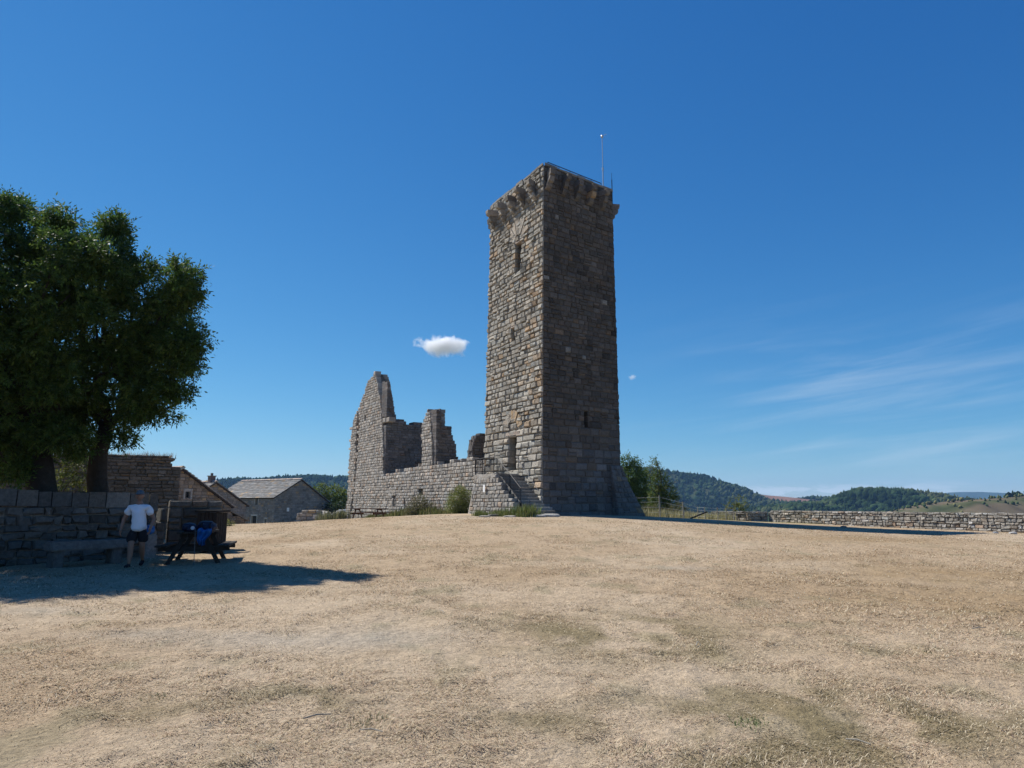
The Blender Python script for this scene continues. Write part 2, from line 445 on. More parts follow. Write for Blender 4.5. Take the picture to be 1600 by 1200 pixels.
def build_ground():
    angs = np.concatenate([np.linspace(-46, 46, 470, endpoint=False), np.linspace(46, 314, 130, endpoint=False)]) * pi / 180
    rad = np.concatenate([[0.6, 1.4, 2.3], np.geomspace(3.2, 60, 250), np.geomspace(62, 5800, 90)])
    A, Rr = np.meshgrid(angs, rad)
    X = np.sin(A) * Rr; Y = np.cos(A) * Rr
    Z = zg(X, Y)
    V = np.stack([X, Y, Z], -1).reshape(-1, 3); na = len(angs); nr = len(rad)
    i, j = np.meshgrid(np.arange(nr - 1), np.arange(na), indexing='ij'); j2 = (j + 1) % na
    Fq = np.stack([i * na + j, i * na + j2, (i + 1) * na + j2, (i + 1) * na + j], -1).reshape(-1, 4)[:, ::-1]
    V = np.vstack([V, [[0, 0, gz(0, 0)]]])
    C = np.vstack([ground_colour(X, Y).reshape(-1, 3), [[.43, .32, .21]]])
    # centre fan as degenerate-free quads
    k = np.arange(0, na, 2); fan = np.stack([np.full(len(k), len(V) - 1), (k + 2) % na, (k + 1) % na, k], -1)
    o = np_mesh("ground", V, np.vstack([Fq, fan]), C, M_GROUND, smooth=True)
    tag(o, kind='structure')
build_ground()

def build_grass():
    n = 720000
    lo, hi = 3.4, 46.0
    r = np.exp(RS.uniform(math.log(lo), math.log(hi), n)); a = RS.uniform(-44, 44, n) * pi / 180
    x = np.sin(a) * r; y = np.cos(a) * r
    den = fbm(x / 0.35 + 5, y / 0.35, 3) * .6 + fbm(x / 1.6, y / 1.6 + 9, 3) * .5
    grey = np.zeros(n)
    for p in ((590, 992, 1.0, .6), (50, 955, .8, .5), (420, 1000, 1.3, .4), (1070, 893, .9, .5)):
        q = ray(p[0], p[1]); t = -1.55 / q[2]; grey += np.exp(-((x - q[0] * t) / p[2]) ** 2 - ((y - q[1] * t) / p[3]) ** 2)
    keep = (RS.rand(n) < sstep(.36, .62, den) + .12) & (RS.rand(n) > grey * .85)
    # keep off the tower, stairs and paths under walls
    keep &= ~((y > 41.5) & (x > -3.6))
    x, y, r, den = x[keep], y[keep], r[keep], den[keep]; n = len(x)
    z = zg(x, y) - .004
    sc = (r / 5.0) ** 0.30; scw = (r / 5.0) ** .75
    L = RS.uniform(.018, .058, n) * sc * (0.7 + .8 * sstep(.5, .75, den)); w = RS.uniform(.0013, .0030, n) * scw
    tilt = RS.uniform(.95, 1.54, n); ph = RS.uniform(0, 2 * pi, n) * .75 + fbm(x / 1.2, y / 1.2, 2) * 5
    d = np.stack([np.sin(tilt) * np.cos(ph), np.sin(tilt) * np.sin(ph), np.cos(tilt)], -1)
    s = np.stack([-np.sin(ph), np.cos(ph), np.zeros(n)], -1) * w[:, None]
    b = np.stack([x, y, z], -1)
    mid = b + d * (L * .55)[:, None] + np.array([0, 0, 1]) * (L * .06)[:, None]; tip = b + d * L[:, None] - np.array([0, 0, 1]) * (L * .12)[:, None]
    tip[:, 2] = np.maximum(tip[:, 2], z + .003)
    V = np.stack([b - s, b + s, mid + s * .8, tip, mid - s * .8], 1).reshape(-1, 3)
    idx = np.arange(n)[:, None] * 5
    Fq = np.concatenate([idx + np.array([[0, 1, 2, 4]])], 0)
    # the tip as a second quad (thin)
    F2 = idx + np.array([[4, 2, 3, 3]])
    C = ground_colour(x, y) * np.where(RS.rand(n) < .06, .55, RS.uniform(.75, 1.5, n))[:, None]
    C = C * (1 + RS.uniform(-.06, .06, (n, 3)))
    old = RS.rand(n) < .22; C[old] = np.array([.62, .53, .38]) * RS.uniform(.8, 1.15, (old.sum(), 1))
    C = np.repeat(np.clip(C, 0.02, .8), 5, 0)
    # triangles only: [0,1,2],[0,2,4],[4,2,3]
    T = np.concatenate([idx + np.array([[0, 1, 2]]), idx + np.array([[0, 2, 4]]), idx + np.array([[4, 2, 3]])], 0)
    o = np_mesh("dry_grass", V, T, C, M_GRASS)
    tag(o, "short parched straw coloured grass covering the castle mound", "grass", kind='stuff')
build_grass()

def tuft_field(name, spots, label, cols, kind='stuff', hgt=(.15, .4), cat="weeds", wid=.008, per=60, rad=.25, up=.5, parent=None):
    """long grass and weeds as bunches of blades at (x, y, scale) spots"""
    V = []; T = []; C = []; b = 0
    for (x, y, s) in spots:
        n = int(per * (0.6 + RS.rand() * .8)); z = gz(x, y)
        for k in range(n):
            px_ = x + RS.normal(0, rad * s * .6); py_ = y + RS.normal(0, rad * s * .6)
            h = RS.uniform(*hgt) * s; ph = RS.rand() * 2 * pi; lean = RS.rand() ** 1.3 * up
            d = np.array([cos(ph) * lean, sin(ph) * lean, 1.0]); d /= np.linalg.norm(d)
            sd = np.array([-sin(ph), cos(ph), 0]) * wid * s * RS.uniform(.6, 1.5)
            p = np.array([px_, py_, gz(px_, py_) - .02]); m_ = p + d * h * .6; tp = p + d * h + np.array([cos(ph), sin(ph), -.3]) * h * .25 * lean
            V += [p - sd, p + sd, m_ + sd * .8, m_ - sd * .8, tp]
            T += [(b, b + 1, b + 2), (b, b + 2, b + 3), (b + 3, b + 2, b + 4)]; b += 5
            c = np.array(cols[RS.randint(len(cols))]) * RS.uniform(.7, 1.3); C += [c] * 5
    V = np.array(V); base = V.mean(0); base[2] = V[:, 2].min()
    o = np_mesh(name, V, np.array(T), np.array(C), M_GRASS, base=base)
    tag(o, label, cat, kind=kind); return o

# ------------------------------------------------------------------ hills, forest and haze
def hill(name, pts, D, Wd, base, colf, treeh=0, ntree=0, ext=(0, 0), tcol=(0.020, 0.036, 0.016), vmax=.15, seed=1, amp=1.0, front=None):
    rs = np.random.RandomState(seed)
    pts = [(pts[0][0] - ext[0], pts[0][1] + ext[0] * .06)] + list(pts) + [(pts[-1][0] + ext[1], pts[-1][1] + ext[1] * .06)] if ext != (0, 0) else list(pts)
    W3 = [P(a, b, D) for a, b in pts]
    xs = np.array([p[0] for p in W3]); zs = np.array([p[2] for p in W3]) - treeh * .75
    nx, nv = 260, 40
    X = np.linspace(xs[0], xs[-1], nx); Zt = np.interp(X, xs, zs)
    k = np.array([.1, .2, .4, .2, .1]); Zt = np.convolve(np.pad(Zt, 2, mode='edge'), k, 'valid')
    vv = np.linspace(-1, 1, nv)
    XX, VV = np.meshgrid(X, vv)
    def height(x, v):
        t = np.interp(x, X, Zt); e = np.minimum((x - X[0]), (X[-1] - x)) / (X[-1] - X[0]); ed = sstep(0, .04, e)
        prof = np.where(v < 0, (1 + np.cos(pi * np.clip(v, -1, 0))) / 2, (1 + np.cos(pi * v)) / 2)
        prof = prof * ed
        nz = (fbm(x / (Wd * .25) + seed * 7, v * 5 + seed, 4) - .5) * 2 * amp * (t - base) * .28 * np.sin(pi * np.clip(-v, 0, 1)) ** .8
        nz = np.where(v >= 0, 0, nz)
        return base + (t - base) * prof + nz * ed
    Z = height(XX, VV); Y = D + VV * Wd
    Xo = XX * (Y / D) ** 0.0
    V = np.stack([Xo, Y, Z], -1).reshape(-1, 3)
    i, j = np.meshgrid(np.arange(nv - 1), np.arange(nx - 1), indexing='ij')
    Fq = np.stack([i * nx + j, i * nx + j + 1, (i + 1) * nx + j + 1, (i + 1) * nx + j], -1).reshape(-1, 4)
    C = colf(XX, VV, Z).reshape(-1, 3)
    o = np_mesh("hills", V, Fq, C, M_HILL, smooth=True); tag(o, kind='structure')
    if ntree:
        bm = bmesh.new(); bmesh.ops.create_icosphere(bm, subdivisions=1, radius=1.0)
        iv = np.array([v.co[:] for v in bm.verts]); it = np.array([[v.index for v in f.verts] for f in bm.faces]); bm.free()
        x = rs.uniform(X[0], X[-1], ntree); v = rs.uniform(-.85, vmax, ntree)
        keep = front(x, v) if front is not None else np.ones(ntree, bool)
        ridge = rs.uniform(X[0], X[-1], ntree // 5)
        x = np.concatenate([x[keep], ridge[front(ridge, 0 * ridge)] if front is not None else ridge]); v = np.concatenate([v[keep], rs.normal(0, .02, len(x) - keep.sum())])
        n = len(x); z = height(x, v); y = D + v * Wd
        h = treeh * rs.uniform(.55, 1.25, n); rr = h * rs.uniform(.38, .7, n)
        con = rs.rand(n) < .3
        S = iv[None] * (1 + rs.uniform(-.28, .28, (n, len(iv), 1)))
        S = S * np.stack([rr, rr, h * .6], -1)[:, None, :]
        # conifers narrow towards the top
        tz = (S[..., 2] / (h * .6)[:, None] + 1) / 2
        nar = np.where(con[:, None], 1.15 - tz * 1.0, 1.0)
        S[..., 0] *= nar; S[..., 1] *= nar
        S[..., 2] *= np.where(con, 1.25, 1)[:, None]
        V = (S + np.stack([x, y, z + h * .4], -1)[:, None, :]).reshape(-1, 3)
        T = (it[None] + (np.arange(n) * len(iv))[:, None, None]).reshape(-1, 3)
        pat = fbm(x / (Wd * .18) + 2, v * 6, 3)
        cc = np.array(tcol)[None] * (rs.uniform(.6, 1.5, n) * (0.6 + 1.0 * sstep(.35, .65, pat)))[:, None]
        cc[:, 0] *= 1 + .5 * sstep(.5, .7, pat)
        C = np.repeat(cc, len(iv), 0)
        f = np_mesh("forest", V, T, C, M_FOREST)
        tag(f, name, "forest", kind='stuff')
def cgreen(XX, VV, Z):
    n = fbm(XX / 160, VV * 6, 4); c = np.zeros(XX.shape + (3,)); c[...] = (0.032, 0.044, 0.022)
    w = sstep(.54, .64, n)[..., None]; return c * (1 - w) + np.array([.05, .056, .03]) * w
def cridge(XX, VV, Z):
    c = cgreen(XX, VV, Z); w = (sstep(600, 660, XX) * (1 - sstep(745, 790, XX)) * sstep(-.30, -.2, VV))[..., None]
    return c * (1 - w) + np.array([.19, .115, .09]) * w
def cheath(XX, VV, Z):
    n = fbm(XX / 60, VV * 8, 4); n2 = fbm(XX / 15 + 3, VV * 22, 3); c = np.zeros(XX.shape + (3,)); c[...] = (0.085, 0.088, 0.045)
    w = sstep(.45, .6, n)[..., None]; c = c * (1 - w) + np.array([.125, .10, .068]) * w
    w = sstep(.55, .7, n2)[..., None]; return c * (1 - w) + np.array([.05, .06, .03]) * w
def cfar(XX, VV, Z):
    c = np.zeros(XX.shape + (3,)); c[...] = (.05, .07, .06); return c
def build_hills():
    hill("dark wooded slope falling from the ridge to the right of the tower",
         [(820, 735), (900, 728), (960, 727), (1010, 733), (1045, 737), (1085, 741), (1103, 750), (1130, 755), (1160, 764), (1190, 770), (1250, 776), (1300, 779), (1360, 786), (1440, 795)],
         1900, 650, -70, cridge, 9, 11000, ext=(150, 200), seed=3,
         front=lambda x, v: ~((x > 610) & (x < 775) & (v > -.24)))
    hill("rounded dense wood on the hill behind the far right wall",
         [(1210, 792), (1290, 785), (1322, 772), (1345, 764), (1375, 765), (1410, 768), (1450, 772), (1490, 778), (1560, 790)],
         1150, 300, -60, cgreen, 9, 5000, ext=(60, 150), seed=5, tcol=(.022, .038, .016))
    hill("scattered dark bushes on the brown heath hill at far right",
         [(1390, 797), (1440, 786), (1490, 779), (1545, 776), (1600, 772), (1700, 762), (1850, 750)],
         620, 170, -45, cheath, 2.6, 420, ext=(60, 200), seed=8, tcol=(.05, .07, .03))
    hill("dark tree line on the crest at the right edge behind the heath hill",
         [(1552, 778), (1575, 771), (1600, 768), (1700, 757), (1850, 750)], 760, 60, -30, cgreen, 5, 500, ext=(20, 100), seed=9)
    hill("", [(1380, 786), (1450, 773), (1490, 769), (1530, 768.5), (1580, 771), (1650, 776), (1750, 780)], 5000, 500, -80, cfar, ext=(150, 200), seed=12, amp=.3)
    hill("wooded blue green ridge behind the village houses on the left",
         [(60, 770), (200, 765), (300, 760), (340, 752), (372, 747), (400, 748), (440, 745), (475, 743), (520, 745), (560, 746), (640, 744), (740, 742), (830, 744)],
         1700, 600, -70, cgreen, 9, 7000, ext=(250, 150), seed=15)
build_hills()
hz = MB(); hz.box((-5900, -5900, -82), (5900, 5900, 175))
mh = bpy.data.materials.new("haze_air"); mh.use_nodes = True; mh.node_tree.nodes.clear()
ho = mh.node_tree.nodes.new('ShaderNodeOutputMaterial'); hv = mh.node_tree.nodes.new('ShaderNodeVolumePrincipled')
hv.inputs['Color'].default_value = (.30, .58, 1, 1); hv.inputs['Density'].default_value = 0.8e-4; hv.inputs['Anisotropy'].default_value = 0.1
mh.node_tree.links.new(hv.outputs[0], ho.inputs['Volume'])
tag(hz.build("haze", mh), "thin blue air over the far hills", "haze", kind='stuff')

# ------------------------------------------------------------------ the small cumulus cloud
def cloud(name, px_, py_, D, blobs, label, dens=.085):
    c = P(px_, py_, D); s = D / FPX
    bm = bmesh.new(); bmesh.ops.create_icosphere(bm, subdivisions=3, radius=1.0)
    rx, rz = blobs
    for v in bm.verts: v.co = (v.co[0] * rx * s * 1.15, v.co[1] * rx * .6 * s, v.co[2] * rz * s * 1.25)
    me = bpy.data.meshes.new(name); bm.to_mesh(me); bm.free()
    m = bpy.data.materials.new("cloud_vapour"); m.use_nodes = True; nt = m.node_tree.nodes; lk = m.node_tree.links; nt.clear()
    out = nt.new('ShaderNodeOutputMaterial'); v = nt.new('ShaderNodeVolumePrincipled'); v.inputs['Color'].default_value = (1, 1, 1, 1); v.inputs['Anisotropy'].default_value = .1
    tcn = nt.new('ShaderNodeTexCoord'); nz = nt.new('ShaderNodeTexNoise'); nz.inputs['Scale'].default_value = 1.0 / (rz * 1.15 * s); nz.inputs['Detail'].default_value = 6; nz.inputs['Roughness'].default_value = .62
    lk.new(tcn.outputs['Object'], nz.inputs['Vector'])
    sc_ = nt.new('ShaderNodeVectorMath'); sc_.operation = 'MULTIPLY'; sc_.inputs[1].default_value = (1 / (rx * s), 1 / (rx * .6 * s), 1 / (rz * s)); lk.new(tcn.outputs['Object'], sc_.inputs[0])
    ln = nt.new('ShaderNodeVectorMath'); ln.operation = 'LENGTH'; lk.new(sc_.outputs[0], ln.inputs[0])
    m1 = nt.new('ShaderNodeMath'); m1.operation = 'MULTIPLY_ADD'; m1.inputs[1].default_value = -.42; lk.new(ln.outputs['Value'], m1.inputs[0]); lk.new(nz.outputs['Fac'], m1.inputs[2])
    mr = nt.new('ShaderNodeMapRange'); mr.inputs[1].default_value = .13; mr.inputs[2].default_value = .40; mr.inputs[4].default_value = dens; lk.new(m1.outputs[0], mr.inputs[0])
    lk.new(mr.outputs[0], v.inputs['Density']); lk.new(v.outputs[0], out.inputs['Volume'])
    me.materials.append(m)
    o = bpy.data.objects.new(name, me); link(o); o.location = c; o.rotation_euler = (0, radians(5), 0)
    tag(o, label, "cloud", "small clouds")
    m.cycles.volume_step_rate = .6
cloud("small_cloud", 692, 540, 3000, (44, 17), "small white puffy cloud left of the tower in the blue sky", .07)
cloud("small_cloud", 988, 589, 3000, (7, 5), "tiny white cloud speck to the right of the tower", .05)

# ------------------------------------------------------------------ the tower
def tower():
    C0 = np.array([2.03, 42.05]); L0 = np.array([-1.50, 48.62]); R0 = np.array([6.86, 45.95])
    C1 = np.array([1.80, 41.93]); L1 = np.array([-1.88, 48.75]); R1 = np.array([7.00, 46.0])
    B0 = L0 + R0 - C0; B1 = L1 + R1 - C1; ZT = 22.75; ZB = 0.2
    cen0 = (C0 + B0) / 2; cen1 = (C1 + B1) / 2
    def corner(a0, a1, z):
        t = (z - 3.4) / (ZT - 3.4); p = a1 * (1 - t) + a0 * t
        if t < 0: p = a1.copy()
        if z < 3.4:
            o = p - cen1; o = o / np.linalg.norm(o); p = p + o * (3.4 - z) ** 1.4 * .045
        return p
    corners = {'C': (C0, C1), 'L': (L0, L1), 'R': (R0, R1), 'B': (B0, B1)}
    root = empty("stone_tower", (2.6, 45.5, .7), "tall square ruined keep of rough grey granite blocks on the dry mound", "tower")
    faces = [('C', 'L', 'left'), ('C', 'R', 'right'), ('R', 'B', 'back1'), ('L', 'B', 'back2')]
    mb = MB()
    corbs = []
    for (a, b, nm) in faces:
        A = corners[a]; Bc = corners[b]
        Lf = np.linalg.norm(Bc[0] - A[0])
        def mf(u, z, q, A=A, Bc=Bc, Lf=Lf):
            pa = corner(*A, z); pb = corner(*Bc, z); d = (pb - pa); ln = np.linalg.norm(d); d = d / ln
            n = np.array([d[1], -d[0]]); c = (cen0)
            if n @ (pa - c) < 0: n = -n
            if q < 0:                                    # go in towards the middle so that corners stay closed
                k = -q / abs(n @ (pa - c)); pa = pa + (c - pa) * k; pb = pb + (c - pb) * k; d = pb - pa; ln = np.linalg.norm(d); d = d / ln
                p = pa + d * (u / Lf * ln)
            else: p = pa + d * (u / Lf * ln) + n * q
            return (p[0], p[1], z)
        holes = []
        def pxr(x0, x1, y0, y1, A=A, Bc=Bc):
            d = Bc[1] - A[1]; d = d / np.linalg.norm(d)
            u0, z1 = onplane(x0, y0, A[1], d); u1, z0 = onplane(x1, y1, A[1], d)
            return (min(u0, u1), max(u0, u1), z0, z1)
        if nm == 'left':
            door = pxr(797.5, 808.5, 681, 737); w1 = pxr(803, 812, 381, 423); w2 = pxr(799, 804, 513, 532)
            door = (door[0], door[1], door[2], door[3])
            holes = [door, w1, w2]
        if nm == 'right':
            w3 = pxr(909, 914, 645, 666); holes = [w3]
        def colf(u, z, nm=nm):
            if nm == 'left':
                tan = .05 + .16 * math.exp(-((u - .8) / 1.3) ** 2) * (1 if 5 < z < 18 else .3) + .07 * math.exp(-((z - 16) / 2.5) ** 2) + .14 * math.exp(-((u - 3.6) / 1.2) ** 2 - ((z - 6.6) / 1.2) ** 2)
                k = (.80 + .4 * float(fbm(u / 1.3 + 30, z / 2.2, 3))) * (1.0 - .10 * (z > 18) + .06 * (z < 4))
                b = (0.325 * k, 0.30 * k, 0.255 * k)
                return stonecol(b, .15, tan, (0.36, 0.255, 0.16))
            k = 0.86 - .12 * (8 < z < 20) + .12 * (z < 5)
            b = (0.128 * k, 0.112 * k, 0.096 * k) if z > 5 else (0.135 * k, 0.125 * k, 0.115 * k)  # faces turned from the sun: shade painted in as darker stone
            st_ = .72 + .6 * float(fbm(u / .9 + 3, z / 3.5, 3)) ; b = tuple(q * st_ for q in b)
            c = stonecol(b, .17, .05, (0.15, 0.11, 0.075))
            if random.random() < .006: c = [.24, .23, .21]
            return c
        dep = .40
        rough = (.04, .15) if nm == 'left' else (.02, .07)
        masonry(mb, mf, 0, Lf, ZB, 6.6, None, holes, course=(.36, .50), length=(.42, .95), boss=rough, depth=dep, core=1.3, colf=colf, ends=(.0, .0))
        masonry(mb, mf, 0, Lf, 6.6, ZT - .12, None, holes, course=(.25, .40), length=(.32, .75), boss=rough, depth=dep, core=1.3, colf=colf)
        # relieving arches of radial stones
        if nm == 'left':
            for (hu0, hu1, hz, rin, rout, n) in ((door[0], door[1], door[3] + .25, .75, 1.35, 11), (w1[0], w1[1], w1[3] + .1, .5, 1.5, 13)):
                uc = (hu0 + hu1) / 2
                for k in range(n):
                    t0 = pi * (.08 + .84 * k / n); t1 = pi * (.08 + .84 * (k + 1) / n) - .03; q = random.uniform(.09, .14)
                    pr = [(uc + rr * cos(t) * .95, hz + rr * sin(t)) for (rr, t) in ((rin, t0), (rout * random.uniform(.9, 1.05), t0), (rout * random.uniform(.9, 1.05), t1), (rin, t1))]
                    vs = [mf(u, z, -.2) for u, z in pr] + [mf(u + random.uniform(-.02, .02), z, q * random.uniform(.8, 1.1)) for u, z in pr]
                    mb.add(vs, [(4, 5, 6, 7), (0, 1, 5, 4), (1, 2, 6, 5), (2, 3, 7, 6), (3, 0, 4, 7)], stonecol((0.36, 0.31, 0.25), .12, .45 if hz < 10 else .05))
            # lintel, sill and jamb stones
            for (hh, lb) in ((door, .45), (w1, .3), (w2, .15)):
                block(mb, mf, hh[0] - lb, hh[1] + lb, hh[3] - .03, hh[3] + .24, .4, .10, (.33, .27, .22)); block(mb, mf, hh[0] - lb * .6, hh[1] + lb * .6, hh[2] - .2, hh[2] + .02, .4, .12, (.36, .34, .29))
        corbs.append((nm, mf, Lf, holes))
    mb.build("wall", M_STONE, root)
    # corbels: three stepped quarter-round stones each
    rowz0 = ZT - .80
    for (nm, mf, Lf, holes) in corbs:
        rowz = rowz0 + (.30 if nm == 'right' else 0)
        if nm == 'left': us = [.95, 2.35, 3.75, 5.15, 6.6]
        elif nm == 'right': us = [.22, 1.5, 2.7, 3.9, 5.1]
        else: us = [.35 + (Lf - .7) * k / 4 for k in range(5)]
        for ui, u in enumerate(us):
            cb = MB(); wd = random.uniform(.30, .40)
            prot = [.32, .56, .78] if nm != 'right' else [.32, .56, .78]
            for k in range(3):
                hgt = .42; z1 = rowz - (2 - k) * hgt - random.uniform(0, .03); z0 = z1 - hgt + .015
                pr = prot[k] * random.uniform(.80, 1.1)
                pf = [(-.3, z0), (prot[k - 1] - .02 if k else .02, z0), ((prot[k - 1] if k else 0) * .5 + pr * .5 + .03, z0 + .06), (pr - .03, z0 + hgt * .42), (pr, z1 - .06), (pr - .02, z1), (-.3, z1)]
                ja = random.uniform(-.04, .04)
                vs = [mf(u - wd / 2 + ja + random.uniform(-.015, .015), z, q) for q, z in pf] + [mf(u + wd / 2 + ja + random.uniform(-.015, .015), z, q) for q, z in pf]
                n = len(pf)
                cb.add(vs, [tuple(range(n))[::-1], tuple(range(n, 2 * n))] + [(i, (i + 1) % n, n + (i + 1) % n, n + i) for i in range(n)], stonecol((0.25, 0.225, 0.19) if nm == 'left' else (0.15, 0.135, 0.12), .2, .05))  # corbels off the sunny face get shade in their colour too
            cb.build("corbel", M_STONE, root)
    # parapet coping
    cp = MB()
    for (nm, mf, Lf, holes) in corbs:
        u = -.02
        while u < Lf - .05:
            l = min(random.uniform(.6, 1.2), Lf + .02 - u); q = random.uniform(.05, .11); zt = ZT + random.uniform(-.03, .05)
            vs = [mf(u + .01, ZT - .13, -.42), mf(u + l - .01, ZT - .13, -.42), mf(u + l - .01, ZT - .13, q), mf(u + .01, ZT - .13, q), mf(u + .01, zt, -.42), mf(u + l - .01, zt, -.42), mf(u + l - .01, zt, q), mf(u + .01, zt, q)]
            cp.add(vs, [(0, 3, 2, 1), (4, 5, 6, 7), (0, 1, 5, 4), (1, 2, 6, 5), (2, 3, 7, 6), (3, 0, 4, 7)], stonecol((.24, .22, .19), .12, .03)); u += l
    cp.build("coping", M_STONE, root)
    rf = MB(); vs = [tuple(corner(*corners[k], 21.5) * .9 + cen0 * .1) + (21.5,) for k in 'CRBL'] + [tuple(corner(*corners[k], 21.7) * .9 + cen0 * .1) + (21.7,) for k in 'CRBL']
    rf.add(vs, [(0, 3, 2, 1), (4, 5, 6, 7), (0, 1, 5, 4), (1, 2, 6, 5), (2, 3, 7, 6), (3, 0, 4, 7)], (.3, .29, .26)); rf.build("roof_terrace", M_STONE, root)
    # the door leaf and window bars deep in their openings
    nm, mf, Lf, hl = corbs[0]
    door, w1, w2 = hl
    dm = MB(); u = door[0] - .03
    while u < door[1]:
        vs = [mf(a, z, q) for z in (door[2] + .0, door[3] + .05) for (a, q) in ((u, -1.25), (u + .15, -1.25), (u + .15, -1.18), (u, -1.18))]
        dm.add(vs, [(0, 1, 2, 3), (4, 7, 6, 5), (0, 4, 5, 1), (1, 5, 6, 2), (2, 6, 7, 3), (3, 7, 4, 0)]); u += .16
    dm.build("door", M_WOODD, root)
    wb = MB()
    for k in range(3):
        uu = w1[0] + (w1[1] - w1[0]) * (k + .5) / 3; wb.tube([mf(uu, w1[2], -.15), mf(uu, w1[3], -.15)], .014, 6)
    for k in range(4):
        zz = w1[2] + (w1[3] - w1[2]) * (k + .5) / 4; wb.tube([mf(w1[0], zz, -.15), mf(w1[1], zz, -.15)], .012, 6)
    wb.build("window_grille", M_IRON, root)
    # sloping buttress at the right-hand corner
    bt = MB()
    nm, mfr, Lr, _ = corbs[1]
    d = (R1 - C1) / np.linalg.norm(R1 - C1); nr = np.array([d[1], -d[0]])
    if nr @ (C1 - cen1) < 0: nr = -nr
    zb, zt = .2, 3.9
    def prof(z): t = max(0, min(1, (z - .75) / (zt - .75))); return 1.45 * (1 - t) ** 1.25
    def mfb(u, z, q):          # front face of the buttress, slopes out with height along d
        p = R1 + d * (-1.0 + u * (1.0 + prof(z)) / 2.3) + nr * (q + .10 + .62 * max(0, min(1, (zt - z) / (zt - .75)))); return (p[0], p[1], z)
    masonry(bt, mfb, 0, 2.3, zb, zt, None, (), course=(.3, .42), length=(.4, .8), boss=(.02, .05), depth=.35, core=.9, colf=lambda u, z: stonecol((.15, .142, .13), .12, .04))
    e2 = (B1 - R1) / np.linalg.norm(B1 - R1)
    def mfs(u, z, q):          # its outer sloping side
        p = R1 + d * (prof(z) + q - .02) + nr * (.10 + .62 * max(0, min(1, (zt - z) / (zt - .75)))) + e2 * u; return (p[0], p[1], z)
    masonry(bt, mfs, 0, 2.2, zb, zt, None, (), course=(.3, .42), length=(.4, .8), boss=(.02, .05), depth=.35, core=.9, colf=lambda u, z: stonecol((.17, .16, .145), .12, .04))
    def mfl(u, z, q):          # inner cheek of the buttress
        p = R1 + d * (-1.0 - q) + nr * (.10 + .62 * max(0, min(1, (zt - z) / (zt - .75)))) - nr * u; return (p[0], p[1], z)
    masonry(bt, mfl, 0, .7, zb, zt, None, (), course=(.3, .42), length=(.3, .6), boss=(.01, .03), depth=.2, core=.3, colf=lambda u, z: stonecol((.14, .13, .12), .12, .04))
    bt.build("buttress", M_STONE, root)
    # handrail on the terrace
    hr = MB()
    a = mfr(.3, 22.7, -.12); b = mfr(Lr * .86, 22.7, -.12)
    for k in range(6):
        t = k / 5; p = [a[i] * (1 - t) + b[i] * t for i in range(3)]; hr.tube([p, (p[0], p[1], 23.0)], .02, 6)
    hr.tube([(a[0], a[1], 23.0), (b[0], b[1], 23.0)], .028, 6)
    hr.build("handrail", M_IRON, root)
    # antenna mast and short rod on top
    m = mfr(Lr * .915, 0, -.5); am = empty("antenna_mast", (m[0], m[1], 21.7), "tall thin metal antenna mast standing on the tower roof", "mast")
    t = MB(); t.tube([(m[0], m[1], 21.7), (m[0], m[1], 24.2)], .035, 8); t.tube([(m[0], m[1], 24.2), (m[0], m[1], 26.55)], .022, 8); t.build("pole", M_GALV, am)
    t = MB(); t.tube([(m[0], m[1], 24.12), (m[0], m[1], 24.3)], .06, 8); t.build("collar", M_GALV, am)
    t = MB()
    for z, r in ((26.5, .02), (26.53, .08), (26.62, .10), (26.70, .06), (26.74, .01)): pass
    t.tube([(m[0], m[1], 26.5), (m[0], m[1], 26.54), (m[0], m[1], 26.62), (m[0], m[1], 26.70), (m[0], m[1], 26.74)], [.02, .08, .10, .06, .01], 10)
    t.tube([(m[0] - .02, m[1], 26.64), (m[0] + .33, m[1], 26.80)], .012, 5); t.build("sensor_head", M_GALV, am)
    m = mfr(Lr * .985, 0, -.25); t = MB(); t.tube([(m[0], m[1], 21.7), (m[0], m[1], 23.5)], .03, 6); t.tube([(m[0], m[1], 23.5), (m[0], m[1], 24.0)], .012, 6)
    tag(t.build("lightning_rod", M_IRON), "short dark lightning rod at the right corner of the tower top", "rod")
    return corbs, corners, corner, cen1
T_CORB, T_CORN, t_corner, T_CEN = tower()

